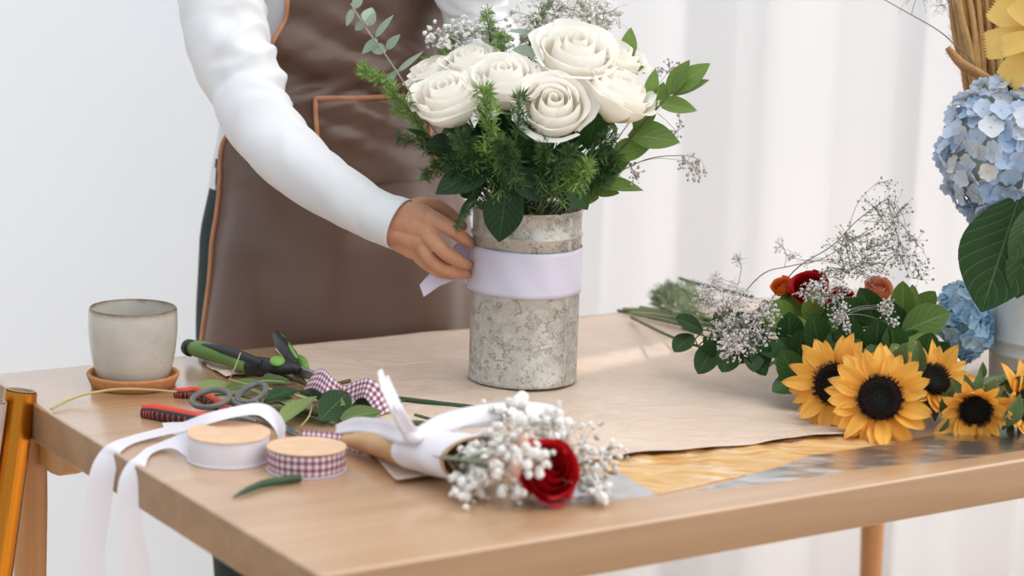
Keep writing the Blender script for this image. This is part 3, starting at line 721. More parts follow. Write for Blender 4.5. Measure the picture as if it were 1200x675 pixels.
# gingham pieces
def band(name, label, pts, wd, width, mat, cat='ribbon', group=None, n=8, cup=0, z=None):
    o = obj(name, ribbon(MB(), pts, wd, width, n, 4, cup), mat); s = o.modifiers.new('weave', 'SOLIDIFY'); s.thickness = .0003
    return tag(o, label, cat, group)
band('gingham_ribbon', 'crumpled piece of plum gingham ribbon lying among the leaf cuttings', [P(362, 446, .022), P(374, 444, .030), P(388, 455, .026), P(402, 463, .014), P(416, 458, .020), P(430, 455, .028), P(443, 466, .020), P(452, 484, .006)],
     [V((.5, .3, .8)), V((.35, .6, .7)), V((.2, .8, .6)), V((.1, .8, .6)), V((0, .8, .7)), V((.2, .7, .6)), V((.5, .6, .4)), V((.7, .6, .2))], .027, m_ging)
band('gingham_ribbon', 'strip of plum gingham ribbon running from the gingham spool to the rose bouquet', [P(352, 511, .006), P(372, 512, .010), P(398, 516, .012), P(420, 523, .012), P(445, 520, .018), P(470, 512, .026), P(488, 508, .034)],
     [V((0, .8, .6)), V((0, .8, .5)), V((0, .7, .7)), V((0, .6, .8)), V((0, .7, .7)), V((.1, .7, .7)), V((.2, .7, .6))], .016, m_ging)
# ================================================================ cuttings on the left
m_cut = leafmat('cut_leaf', '4A5F2C', '5A7038', '93A473', .4, .1)
m_cutd = leafmat('dark_cut_leaf', '1D3A1E', '294828', '5E7F58', .35, .1)
m_olive = leafmat('olive_leaf', '76884E', '86985C', 'A9B786', .45, .12)
m_stem = simple('green_stem', '3F4F2A', '55663A', 60, .6)
m_dkstem = simple('dark_green_stem', '24401F', '2C4A26', 60, .5)
m_straw = simple('dry_straw', 'A8A06C', 'B9AE7C', 80, .7)
def cut(label, b_, t_, up, wpx, mat, curl=.12, fold=.3, gp=None, serr=0):
    bp, tp = P(*b_), P(*t_); w = wpx * .00088
    o = obj('cut_leaf', leaf(MB(), bp, tp, up, w, fold, curl, 14, 8, serr), mat); tag(o, label, 'leaf', gp); return o
cut('large olive green cut leaf just right of the grey scissor loops', (327, 499, .006), (371, 461, .022), (-.3, -.7, .6), 31, m_olive)
cut('broad dark green cut leaf in front of the gingham ribbon', (374, 493, .008), (410, 458, .024), (.3, -.7, .6), 40, m_cutd)
cut('olive cut leaf right of the broad dark leaf, under the gingham ribbon', (398, 492, .006), (449, 481, .012), (.1, -.6, .8), 26, m_cut)
cut('dark pointed cut leaf behind the large olive leaf', (312, 468, .018), (351, 455, .020), (0, -.6, .8), 22, m_cutd)
cut('pale green cut leaf behind the red tip of the pliers', (228, 459, .008), (266, 447, .014), (0, -.6, .8), 20, m_olive)
cut('green cut leaf lying between scissor loop and olive leaf', (308, 474, .008), (344, 465, .012), (0, -.5, .9), 22, m_cut)
cut('dull green cut leaf lying behind the scissor loops', (262, 457, .008), (316, 447, .014), (0, -.5, .9), 22, m_cut)
cut('small dark cut leaf under the pruner blade', (350, 458, .006), (385, 470, .010), (0, -.5, .9), 20, m_cutd)
cut('narrow green cut leaf on the thick stem below the vase', (452, 478, .006), (476, 468, .014), (0, -.5, .9), 12, m_cutd)
def twig(label, pts, r, mat, name='plant_cutting', n=8, cat='stem', taper=1, gp=None):
    c = catmull([P(*p) for p in pts], 6); o = obj(name, MB().tube(c, lerps([r, r * taper], len(c)), n), mat); tag(o, label, cat, gp); return o
twig('thick green cut stem lying left to right in front of the metal vase', [(430, 463, .006), (470, 468, .0055), (520, 474, .0055), (575, 480, .0055), (600, 482, .0055)], .0034, m_dkstem)
twig('short brown green cut stem, lower of two beside the white bow', [(478, 495, .006), (500, 497, .006), (522, 499, .0062)], .0032, m_stem)
twig('short thin cut stem, upper of two beside the white bow', [(486, 486, .010), (504, 491, .008), (524, 496, .006)], .0018, m_stem)
twig('thin green stem lying under the olive leaf', [(255, 470, .006), (310, 478, .006), (380, 486, .006)], .0026, m_stem)
twig('yellow green stem lying in front of the dull green leaf', [(290, 455, .01), (330, 472, .009), (362, 482, .006)], .0022, m_olive)
twig('brown twig among the cuttings behind the gingham ribbon', [(330, 440, .006), (372, 452, .008), (410, 446, .006)], .0022, simple('brown_twig', '5B4A35', '6A5840', 80, .8))
twig('long dry grass stalk curving in front of the cork coaster', [(60, 479, .003), (82, 468, .006), (105, 461, .010), (140, 456, .011), (180, 457, .009), (212, 460, .006), (238, 463, .005)], .0016, m_straw, 'grass_stalk', taper=.8)
twig('thin dry stalk standing up from the cuttings by the pruner', [(268, 446, .006), (274, 434, .02), (282, 413, .036)], .0007, m_straw, 'grass_stalk', 6)
twig('curled dry stalk looping behind the scissor loops', [(268, 444, .02), (290, 450, .014), (310, 446, .016), (335, 448, .012)], .0007, m_straw, 'grass_stalk', 6)
b = MB(); b.ball(P(370, 481, .009), (.0055, .007, .007), 12, 8, .06); b.tube([P(370, 478, .014), P(371, 472, .022)], [.001, .0004], 6)
tag(obj('seed_pod', b, simple('pale_pod', '8C8A68', '9E9A78', 60, .7)), 'small pale round bud beside the large olive leaf', 'bud')
c = chain([(273, 583, .002), (288, 575, .0045), (308, 567, .0052), (330, 563, .0052), (352, 560, .0055)], 6)
tag(obj('plant_cutting', MB().tube(c, lerps([.0006, .0028, .0038, .0042, .0042], len(c)), 10), m_dkstem), 'dark green pointed stem end lying in front of the gingham spool', 'stem')
for k_, (pts, r_, m_, lab) in enumerate((
  ([(300, 452, .012), (340, 462, .016), (372, 470, .012)], .0014, m_straw, 'thin straw coloured stalk across the cuttings behind the olive leaf'),
  ([(345, 440, .012), (372, 458, .018), (402, 478, .012)], .0012, m_dkstem, 'thin dark stalk crossing the plum gingham ribbon'),
  ([(318, 478, .004), (352, 487, .005), (392, 497, .004)], .0022, m_stem, 'green stalk lying in front of the broad dark leaf'),
  ([(240, 465, .006), (270, 462, .012), (305, 470, .010)], .0013, m_stem, 'thin green stalk passing under the grey scissor loops'),
  ([(352, 500, .003), (362, 488, .012), (366, 474, .018)], .0008, m_straw, 'fine dry stalk rising beside the pale round bud'))):
    twig(lab, pts, r_, m_)
cut('small olive cut leaf beside the plum gingham ribbon fold', (382, 470, .012), (404, 474, .018), (0, -.6, .8), 18, m_olive)
cut('dark cut leaf flat on the kraft paper right of the gingham fold', (412, 476, .005), (446, 472, .010), (0, -.5, .9), 22, m_cutd)
cut('dull green cut leaf in front of the pruner jaws', (300, 446, .008), (342, 448, .014), (0, -.5, .9), 20, m_cut)
cut('curled pale underside leaf between the scissor loop and the dark pointed leaf', (330, 470, .010), (352, 480, .016), (.2, -.6, .7), 18, m_olive)
# ================================================================ metal vase and its ribbon
k = NT('galvanised_steel'); co = k.coord()
vo = k.n('ShaderNodeTexVoronoi'); vo.inputs['Scale'].default_value = 120; vo.inputs['Randomness'].default_value = 1
wp = k.n('ShaderNodeVectorMath'); wp.operation = 'ADD'; nz = k.n('ShaderNodeTexNoise'); nz.inputs['Scale'].default_value = 90; k.l(co, nz.inputs['Vector'])
sc2 = k.n('ShaderNodeVectorMath'); sc2.operation = 'SCALE'; sc2.inputs['Scale'].default_value = .022; k.l(nz.outputs['Color'], sc2.inputs[0])
k.l(co, wp.inputs[0]); k.l(sc2.outputs[0], wp.inputs[1]); k.l(wp.outputs[0], vo.inputs['Vector'])
sp = k.n('ShaderNodeSeparateColor'); k.l(vo.outputs['Color'], sp.inputs[0])
col = k.ramp(sp.outputs[0], (0, 'B0AA9F'), (.5, 'BCB6AB'), (1, 'C8C3B9'))
v2 = k.n('ShaderNodeTexVoronoi'); v2.feature = 'DISTANCE_TO_EDGE'; v2.inputs['Scale'].default_value = 120; k.l(wp.outputs[0], v2.inputs['Vector'])
fl = k.math('MULTIPLY', k.math('LESS_THAN', v2.outputs['Distance'], .075), k.math('GREATER_THAN', k.noise(co, 75, 2), .54))
col = k.mix(k.math('MULTIPLY', fl, .6), col, lin('746E63'))
col = k.mix(k.math('MULTIPLY', k.math('GREATER_THAN', k.noise(co, 120, 2), .64), .4), col, lin('7F786D'))
k.setp(Base_Color=col, Metallic=.35, Roughness=k.math('ADD', k.math('MULTIPLY', sp.outputs[1], .18), .36), Specular_IOR_Level=.5); m_galv = k.m
VC = P(612, 447.5); vz = .0056; VC = V((VC.x, VC.y, TZ + vz)); VR = .0650; VH = .208
vase = thing('metal_vase', 'tall cylindrical galvanised metal vase holding the white roses', 'vase', VC)
M = at(VC)
prof = [(0, .001), (VR - .003, 0), (VR + .0004, .0005), (VR + .0008, .002), (VR + .0008, .005), (VR, .0062), (VR, VH - .034), (VR + .0014, VH - .0325), (VR + .0018, VH - .031), (VR + .0014, VH - .0295), (VR, VH - .028), (VR, VH - .004), (VR + .0012, VH - .0025), (VR + .0012, VH - .0006), (VR, VH), (VR - .0012, VH - .001), (VR - .0016, VH - .004), (VR - .0016, .003), (0, .0025)]
obj('body', MB().lathe(prof, 96, M), m_galv, vase, autos=50)
a = radians(-90 + 51); b = MB(); dirv = V((cos(a), sin(a), 0)); tg = V((-sin(a), cos(a), 0))
b.grid(lambda u, v: VC + (dirv * cos((u - .5) * .10) + tg * sin((u - .5) * .10)) * (VR + .0008 * (1 - (2 * u - 1) ** 4)) + V((0, 0, .006 + (VH - .011) * v)), 6, 30)
obj('seam', b, m_galv, vase)
# lilac white ribbon tied round it
def vr(t, z, e=.0010): 
    d = V((cos(t), sin(t), 0)); return VC + d * (VR + e + .0006 * sin(t * 9 + z * 90)) + V((0, 0, z))
t0, t1 = radians(-178), radians(150)
b = MB(); zz0, zz1 = .1085, .1625
b.grid(lambda u, v: vr(t0 + (t1 - t0) * u, zz0 + (zz1 - zz0) * (v + .012 * sin(u * 14)) , .0012 + .0010 * fbm(V((u * 9, v * 1.5, 0)), 1, 3) + (.002 * max(0, .04 - u) / .04)), 120, 10)
e0 = vr(t0, (zz0 + zz1) / 2)
ribbon(b, [e0, Q(541, 304, 2.507), Q(528, 312, 2.502), Q(512, 325, 2.496), Q(494, 341, 2.490)], [V((0, 0, 1)), V((0, .05, 1)), V((-.1, .1, 1)), V((-.3, .1, .95)), V((-.36, .1, .93))], [.054, .050, .036, .022, .015], 8, 6, .06)
o = obj('vase_ribbon', b, m_lil); s = o.modifiers.new('weave', 'SOLIDIFY'); s.thickness = .0003; s.offset = 1
tag(o, 'wide pale lilac satin ribbon wrapped round the metal vase and held by the hand', 'ribbon')
# ================================================================ white bucket at the right
k = simple('white_enamel', 'E4E3E1', 'DCDBD9', 20, .4)
BC = P(1229, 452); bk = thing('bucket', 'white ribbed metal bucket at the right edge holding hydrangea and dried stems', 'bucket', BC); M = at(BC)
BR, BT, BH = .073, .084, .20
def br(z): return BR + (BT - BR) * z / BH
pf = [(0, .003), (BR - .003, .003), (BR - .001, 0), (br(.004) + .001, .002), (br(.006), .006)]
for zc in (.045, .062):
    pf += [(br(zc - .004), zc - .004), (br(zc) + .0022, zc - .0015), (br(zc) + .0022, zc + .0015), (br(zc + .004), zc + .004)]
pf += [(br(.15), .15), (br(BH - .004), BH - .004), (BT + .003, BH - .002), (BT + .0035, BH), (BT + .0015, BH + .0015), (BT - .002, BH), (br(.1) - .0015, .1), (BR - .002, .006), (0, .005)]
obj('body', MB().lathe(pf, 80, M), k, bk, autos=50)
for s in (-1, 1):
    lug = BC + V((s * .6, -s * .8, 0)) * (BT + .001) + V((0, 0, BH - .022)); b = MB(); b.ball(lug, (.01, .01, .012), 14, 10); obj('lug', b, k, bk)
b = MB(); b.tube(catmull([BC + V((.6, -.8, 0)) * (BT + .010) + V((0, 0, BH - .022)), BC + V((.75, -.2, 0)) * (BT + .03) + V((0, 0, BH - .055)), BC + V((.6, .5, 0)) * (BT + .03) + V((0, 0, BH - .055)), BC + V((-.2, .9, 0)) * (BT + .02) + V((0, 0, BH - .05)), BC + V((-.6, .8, 0)) * (BT + .010) + V((0, 0, BH - .022))], 8), .0018, 8); obj('handle', b, m_steel, bk, label='wire handle')
# ================================================================ flower building blocks
def petal_mesh(name, mat, R, H, wrap, close, lip, z0=0, nu=16, nv=14, seed=0, wav=.0, spiral=.0016, tip=.16, asym=.10, point=.0):
    """one rose petal round the axis z, centred on azimuth 0: a deep cup, its lip rolled outwards"""
    def fn(u, v):
        s = u * 2 - 1
        ph = s * wrap * (.50 + .50 * min(1, v * 1.5) ** .6)
        hv = v * (1 - (tip * abs(s) ** 2.4 + asym * (.5 - .5 * s) ** 1.5) * v)
        r = R * (.24 + .76 * sin(min(1, hv / .62) * pi / 2) ** .9) * (1 - close * max(0, hv - .45) ** 1.5 * 2.2)
        z = z0 + H * hv
        e = max(0, v - .70) / .30
        g = lip * (1 - .3 * s * s)
        r += .36 * R * g * e ** 1.8; z -= .12 * H * g * e ** 2.6
        r += point * R * math.exp(-(s / .22) ** 2) * e * e
        nn = noise.noise(V((s * 1.6, seed * 3.7, v * 1.3)))
        r += spiral * s + wav * R * max(0, v - .3) * nn
        return V((r * cos(ph), r * sin(ph), z + wav * H * .6 * e * noise.noise(V((s * 1.4, seed * 5.1, 3)))))
    m = MB().grid(fn, nu, nv); return m.mesh(name, mat, None, True)
def petal_mat(name, c0, c1, trans=.3, rough=.55):
    k = NT(name); uv = k.coord('UV'); sp = k.n('ShaderNodeSeparateXYZ'); k.l(uv, sp.inputs[0])
    col = k.ramp(sp.outputs[1], (.0, c0), (.65, c1)); r = k.n('ShaderNodeObjectInfo').outputs['Random']
    col = k.mix(k.math('MULTIPLY', r, .25), col, lin(c0))
    k.setp(Base_Color=col, Roughness=rough, Specular_IOR_Level=.3)
    k.bump(k.noise(k.mapping(k.coord('UV'), (14, 2, 1)), 1, 3), .12, .0012)
    k.translucent(col, trans); return k.m
def rose_set(mat, key):
    L = []
    for i in range(3): L.append(('core', petal_mesh(key, mat, .0080 + .0028 * i, .056, 2.3, .34, .0, .002, seed=i, spiral=.0030, tip=.02, asym=.05), i * 2.2 + .3, 0))
    for i in range(3): L.append(('in', petal_mesh(key, mat, .0185 + .0022 * i, .0580, 1.9, .30, .12, .002, seed=i + 4, wav=.05, spiral=.0045, tip=.03, asym=.10), i * 2.3 + .8, .0))
    for i in range(3): L.append(('mid', petal_mesh(key, mat, .0265 + .0022 * i, .0580, 1.75, .20, .30, .0, seed=i + 9, wav=.07, spiral=.004, tip=.04, asym=.14), i * 2.2 + .2, .01))
    for i in range(4): L.append(('out', petal_mesh(key, mat, .0345 + .0014 * i, .0565, 1.40, .12, .50, -.001, seed=i + 15, wav=.12, tip=.06, asym=.16, point=.08), i * 1.62 + .9, .03))
    for i in range(3): L.append(('edge', petal_mesh(key, mat, .0375 + .0010 * i, .0500, 1.05, .04, .85, -.002, seed=i + 22, wav=.2, tip=.14, asym=.08, point=.16), i * 2.1 + .1, .04))
    return L
m_rose = petal_mat('ivory_petal', 'FFF6E3', 'FFFDF9', .45)
m_redp = petal_mat('red_petal', '7E0A10', 'B50E18', .12, .5)
m_calyx = simple('calyx_green', '4E6B35', '5C7A40', 60, .55)
ROSE_W = rose_set(m_rose, 'petal'); ROSE_R = rose_set(m_redp, 'petal')
def rose(label, c, axis, dia, petals, stem_to=None, roll=0, group=None, open_=1.0, skip=(), name='rose', cat='rose', mstem=None):
    """c = centre of the bloom, axis = where it faces"""
    axis = V(axis).normalized(); s = dia / .082
    base = V(c) - axis * .033 * s
    t = thing(name, label, cat, base, rot_to(axis, roll), group, s)
    rnd = random.Random(label)
    for ring_, me, az, tilt in petals:
        if ring_ in skip: continue
        M = Matrix.Rotation(az + rnd.uniform(-.12, .12), 4, 'Z') @ Matrix.Rotation(tilt * rnd.uniform(0, 1.2) * open_, 4, 'Y') @ Matrix.Scale(rnd.uniform(.96, 1.04), 4)
        inst('petal', me, t, M)
    b = MB(); Mw = WM[t]
    b.lathe([(.001, -.012), (.006, -.010), (.0085, -.004), (.0105, .004), (.006, .006)], 16, Mw)
    for i in range(5):
        a = i * 1.2566; d = V((cos(a), sin(a), 0))
        leaf(b, Mw @ (d * .007), Mw @ (d * .030 + V((0, 0, .004 - .012 * (i % 2)))), (Mw.to_3x3() @ V((0, 0, 1))), .010 * s, .2, .2, 6, 4)
    obj('calyx', b, m_calyx, t)
    if stem_to:
        p0 = Mw @ V((0, 0, -.010)); d0 = -axis
        pts = [p0, p0 + d0 * .02 * s] + [V(q) for q in stem_to]
        b = MB(); b.tube(catmull(pts, 6), .0026, 10); obj('stem', b, mstem or m_dkstem, t)
    return t
# blossom clouds -------------------------------------------------------------
def blossom_mesh(mat, name='blossom', r=1.0, petals=9, seed=1):
    rnd = random.Random(seed); b = MB()
    for i in range(petals):
        z = rnd.uniform(-.35, 1); a = rnd.uniform(0, 2 * pi); q = sqrt(max(0, 1 - z * z)); d = V((q * cos(a), q * sin(a), z))
        rt = rot_to(d, rnd.uniform(0, 6)).to_matrix()
        b.ball(d * r * .55, (r * .55, r * .42, r * .22), 7, 5, .12, rot=rt)
    return b.mesh(name, mat)
def bud_mesh(mat, r=1.0):
    b = MB(); b.ball((0, 0, 0), (r * .8, r * .8, r), 8, 6, .04); return b.mesh('bud', mat)
def branchlet(stems, p, q, r0, r1, rnd, sag=0.0, n=5, sides=4):
    p, q = V(p), V(q); L = (q - p).length
    o = V((rnd.uniform(-1, 1), rnd.uniform(-1, 1), rnd.uniform(-.3, 1))) * L * .12
    pts = [p.lerp(q, t) + o * sin(pi * t) + V((0, 0, sag * L * sin(pi * t))) for t in [i / n for i in range(n + 1)]]
    stems.tube(pts, lerps([r0, r1], n + 1), sides, caps=False); return pts
def spray(name, label, cat, base, spine, blobs, meshes, mstem, size, seed=1, group=None, rs=.0009, minis=3, reach=.012, part='blossom', budfrac=0., limit=100):
    """airy flowering spray: spine = world points; blobs = (centre, radii, count) volumes that its tips fill"""
    rnd = random.Random(seed); t = thing(name, label, cat, base, group=group)
    stems = MB(); sp = catmull([base] + [V(p) for p in spine], 6)
    stems.tube(sp, lerps([rs * 1.5, rs * .8], len(sp)), 6)
    pos = []
    for c, rr, cnt in blobs:
        c = V(c)
        near = sorted(sp[len(sp) // 3:], key=lambda p: (p - c).length)
        hub = near[0]
        hubs = [hub] + [near[min(len(near) - 1, rnd.randint(0, max(1, len(near) // 2)))] for _ in range(3)]
        # secondary hubs inside the cloud
        subs = []
        for _ in range(max(1, cnt // 7)):
            d = V([rnd.gauss(0, 1) for _ in range(3)]).normalized() * rnd.uniform(.2, .65)
            s_ = c + V((d.x * rr[0], d.y * rr[1], d.z * rr[2])); branchlet(stems, rnd.choice(hubs), s_, rs * .75, rs * .5, rnd); subs.append(s_)
        for _ in range(cnt):
            d = V([rnd.gauss(0, 1) for _ in range(3)]).normalized() * rnd.random() ** .4
            tip = c + V((d.x * rr[0], d.y * rr[1], d.z * rr[2]))
            s_ = min(subs, key=lambda p: (p - tip).length + rnd.uniform(0, .01))
            pts = branchlet(stems, s_, tip, rs * .5, rs * .3, rnd); pos.append((tip, 1))
            for _ in range(rnd.randint(0, minis)):
                e = tip + V([rnd.uniform(-1, 1) for _ in range(3)]) * reach
                branchlet(stems, pts[-3], e, rs * .35, rs * .22, rnd, n=3, sides=3); pos.append((e, rnd.uniform(.5, .9)))
    obj('stem', stems, mstem, t)
    inv = WM[t].inverted(); rest = MB()
    pos.sort(key=lambda q: (q[0].y, -q[1]))
    for i, (p, s) in enumerate(pos):
        me = meshes[0] if rnd.random() > budfrac else meshes[-1]
        M = Matrix.Translation(inv @ p) @ rot_to((rnd.uniform(-.6, .6), rnd.uniform(-1, .1), rnd.uniform(.1, 1)), rnd.uniform(0, 6)).to_matrix().to_4x4() @ Matrix.Scale(size * s * rnd.uniform(.8, 1.2), 4)
        if i < limit: inst(part, me, t, M)
        else: rest.add([M @ v.co for v in me.vertices], [tuple(f.vertices) for f in me.polygons])
    if rest.v:
        me = rest.mesh(part + '_cloud', meshes[0].materials[0]); o = inst(part + '_cloud', me, t, Matrix()); o['kind'] = 'stuff'
    return t
# asparagus fern ---------------------------------------------------------------
def fern(label, pts, length, dens, mats, seed, r0=.0012, spread=1.0, group=None, base_ext=None, nl=.011, subs=True):
    rnd = random.Random(seed); P_ = [V(p) for p in pts]
    t = thing('asparagus_fern_sprig', label, 'fern', P_[0], group=group); c = catmull(P_, 8)
    st = MB(); st.tube(c, lerps([r0, r0 * .4], len(c)), 6)
    nd = MB()
    def needles(path, ln, k):
        for i in range(1, len(path)):
            for _ in range(k):
                u = rnd.random(); p = path[i - 1].lerp(path[i], u); ax = (path[i] - path[i - 1]).normalized()
                d = V([rnd.gauss(0, 1) for _ in range(3)]); d = (d - ax * d.dot(ax)).normalized(); d = (d + ax * rnd.uniform(.3, 1.1)).normalized()
                L = ln * rnd.uniform(.6, 1.25); side = d.cross(V((rnd.gauss(0, 1), rnd.gauss(0, 1), rnd.gauss(0, 1)))).normalized() * L * .06
                m = p + d * L * .5
                nd.add([p, m + side, p + d * L, m - side], [(0, 1, 2, 3)])
    n = len(c)
    if subs:
        for i in range(int(n * .25), n - 1):
            for _ in range(dens):
                f = i / (n - 1); ax = (c[i + 1] - c[i]).normalized(); d = V([rnd.gauss(0, 1) for _ in range(3)]); d = (d - ax * d.dot(ax)).normalized()
                L = length * (1.1 - f * .7) * rnd.uniform(.5, 1) * spread; d = (d + ax * .7).normalized()
                e = c[i] + d * L + V((0, 0, -.15 * L)); mid = c[i].lerp(e, .5) + V((0, 0, .1 * L)); pth = catmull([c[i], mid, e], 3)
                st.tube(pth, .0004, 4, caps=False); needles(pth, nl, 3)
    needles(c, nl, 4)
    obj('stem', st, m_fstem, t); obj('foliage', nd, mats, t)
    return t
m_fstem = simple('fern_stem', '566B38', '64783F', 60, .6)
def fernmat(name, a_, b_):
    return simple(name, a_, b_, 30, .5, trans=.25)
m_fern = fernmat('fern_green', '6F8F45', '8EAD5C'); m_fernd = fernmat('fern_dark', '31502A', '567540')
# leafy sprig --------------------------------------------------------------------
def sprig(name, label, cat, stem, leaves, mleaf, mst=None, r=.0018, group=None, fold=.22, curl=.08, serr=0, shape=.85, rnd_=.85):
    """leaves = (base, tip, up, width[, fold, curl])"""
    t = thing(name, label, cat, V(stem[0]), group=group); c = catmull(stem, 8)
    obj('stem', MB().tube(c, lerps([r, r * .5], len(c)), 8), mst or m_stem, t)
    for L in leaves:
        b_, tp, up, w = L[:4]; fo = L[4] if len(L) > 4 else fold; cu = L[5] if len(L) > 5 else curl
        m = leaf(MB(), b_, tp, up, w, fo, cu, 14, 8, serr, shape, 0, rnd_)
        near = min(c, key=lambda p: (p - V(b_)).length)
        if (near - V(b_)).length > .002: m.tube([near, V(b_)], [.0009, .0007], 5)
        obj('leaf', m, mleaf, t)
    return t
PX = lambda n, d=2.48: n * d / FPX
# ================================================================ flowers in the metal vase
VTOP = VC + V((0, 0, VH)); VBOT = VC + V((0, 0, .02))
def invase(i, n=11, r=.030):
    a = i * 2.399; return VTOP + V((cos(a), sin(a), 0)) * r * sqrt((i % n + .5) / n) - V((0, 0, .02)), VBOT + V((cos(a + 2.6), sin(a + 2.6), 0)) * r * .9
G = 'white roses in the metal vase'
RS = [  # px, py, depth, facing, diameter px, roll, label
 ((525, 116, 2.445), (-.22, -.48, .85), 80, .3, 'large ivory rose at the front left of the vase bouquet, leftmost big bloom'),
 ((590, 96, 2.455), (.0, -.50, .86), 78, 1.3, 'ivory rose in the front row between the leftmost bloom and the lowest bloom'),
 ((649, 127, 2.430), (.02, -.76, .65), 82, 2.1, 'lowest ivory rose at the front centre, showing its swirled heart'),
 ((674, 66, 2.490), (.12, -.52, .85), 92, 2.9, 'topmost large white rose at the back right of the bouquet'),
 ((727, 112, 2.455), (.40, -.30, .87), 78, 4.0, 'rightmost ivory rose, seen from the side beside the glossy leaves'),
 ((509, 88, 2.520), (-.40, -.25, .88), 56, 5.0, 'small white rose behind the leftmost big bloom'),
 ((554, 76, 2.515), (-.10, -.30, .95), 62, .9, 'pale rose peeking up behind the two front left blooms'),
 ((722, 70, 2.525), (.30, -.3, .9), 62, 1.9, 'white rose tucked between the topmost bloom and the rightmost bloom'),
]
for i, (c, ax, d, ro, lab) in enumerate(RS):
    cw = Q(*c); a, b_ = invase(i)
    rose(lab, cw, ax, PX(d, c[2]), ROSE_W, [a + V((0, 0, .03)), a, b_], ro, G)
# eucalyptus
m_euc = leafmat('eucalyptus_leaf', '8FA392', 'A7B7A6', 'C3CDBE', .6, .2, veinw=.05, vfac=.3)
m_eucs = simple('eucalyptus_stem', '8E8A78', '9D9784', 60, .6)
def q(x, y, d=2.47): return Q(x, y, d)
UPF = V((-.1, -1, .25))
a, b_ = invase(2)
sprig('eucalyptus_sprig', 'grey green eucalyptus sprig reaching up left in front of the apron', 'eucalyptus', [q(411, 4, 2.44), q(428, 32, 2.44), q(450, 62, 2.445), q(474, 98, 2.45), q(500, 140, 2.46), q(548, 205, 2.48), a - V((0, 0, .02)), b_],
 [(q(414, 10), q(406, 31), UPF, PX(9)), (q(416, 10), q(424, -12), UPF, PX(12)), (q(428, 26, 2.44), q(436, 8), UPF, PX(15)), (q(426, 26), q(416, 36), UPF, PX(10)), (q(430, 30, 2.435), q(440, 14, 2.43), (.6, -.8, .2), PX(12)),
  (q(440, 44), q(461, 17), (-.5, -.8, .3), PX(10)), (q(442, 46), q(424, 63), (.2, -.9, .4), PX(11)), (q(452, 57), q(433, 58), UPF, PX(14)), (q(453, 58), q(469, 40), (-.4, -.8, .3), PX(12)), (q(466, 84), q(496, 60), (.3, -.8, .6), PX(7)), (q(466, 82), q(448, 104), UPF, PX(8)), (q(478, 104), q(500, 92), (0, -.5, .8), PX(10))], m_euc, m_eucs, .0011, shape=.75)
# ferns
fa, fb = invase(4)
fern('pale green fern tuft at the far left of the bouquet below the eucalyptus', [VTOP + V((-.05, 0, -.01)), q(520, 190, 2.47), q(480, 130, 2.44), q(452, 100, 2.42), q(424, 80, 2.41)], .020, 2, m_fern, 1)
fern('small fern tip pointing left over the apron pocket edge', [VTOP + V((-.05, .01, -.01)), q(524, 200, 2.47), q(494, 150, 2.45), q(462, 126, 2.44)], .014, 1, m_fern, 2)
fern('dark fern tip pointing left below the leftmost rose', [VTOP + V((-.05, .0, -.01)), q(530, 205, 2.47), q(500, 170, 2.45), q(468, 160, 2.44)], .013, 1, m_fernd, 3)
fern('fern wisp hanging left of the vase leaves against the apron', [VTOP + V((-.055, .0, -.005)), q(535, 200, 2.46), q(515, 196, 2.44), q(498, 205, 2.44)], .013, 1, m_fernd, 4)
fern('bright green fern tuft hanging in front of the two front left roses', [VTOP + V((-.02, -.04, -.01)), q(578, 205, 2.42), q(572, 160, 2.395), q(568, 125, 2.39), q(566, 106, 2.395)], .022, 1, m_fern, 5, nl=.015)
fern('dark green fern tuft between the middle rose and the lowest rose', [VTOP + V((-.01, -.04, -.01)), q(598, 205, 2.42), q(606, 150, 2.40), q(609, 112, 2.395)], .018, 1, m_fernd, 6, nl=.014)
fern('low fern spreading under the lowest rose over the vase rim', [VTOP + V((.01, -.04, -.01)), q(630, 215, 2.41), q(652, 195, 2.39), q(672, 178, 2.39)], .022, 2, m_fernd, 7, nl=.013)
fern('low fern hanging under the middle rose at the vase front', [VTOP + V((-.01, -.045, -.01)), q(604, 218, 2.40), q(600, 190, 2.385), q(590, 172, 2.385)], .022, 2, m_fernd, 8, nl=.013)
fern('low fern at the left front under the leftmost rose', [VTOP + V((-.035, -.03, -.01)), q(560, 212, 2.42), q(548, 180, 2.41), q(536, 158, 2.41)], .022, 2, m_fernd, 9, nl=.013)
fern('fern leaning right under the rightmost rose', [VTOP + V((.035, -.03, -.01)), q(672, 215, 2.43), q(694, 185, 2.42), q(716, 160, 2.42)], .020, 2, m_fernd, 10, nl=.013)
fern('fern frond rising at the top of the bouquet behind the pale rose', [VTOP + V((0, .03, -.01)), q(600, 120, 2.56), q(578, 60, 2.55), q(570, 14, 2.54)], .020, 2, m_fern, 11)
fern('fern tip rising between the pale rose and the topmost rose', [VTOP + V((0, .03, -.01)), q(600, 120, 2.55), q(592, 70, 2.53), q(587, 42, 2.53)], .014, 2, m_fern, 12)
fern('fern frond rising behind the topmost rose into the white blossoms', [VTOP + V((.01, .03, -.01)), q(620, 100, 2.57), q(624, 40, 2.56), q(640, 2, 2.56)], .018, 1, m_fern, 13)
fern('tiny fern wisp hanging over the vase rim beside the hand', [VTOP + V((-.045, -.045, .0)), q(556, 236, 2.41), q(545, 250, 2.40), q(535, 268, 2.395)], .009, 1, m_fernd, 14, nl=.007)
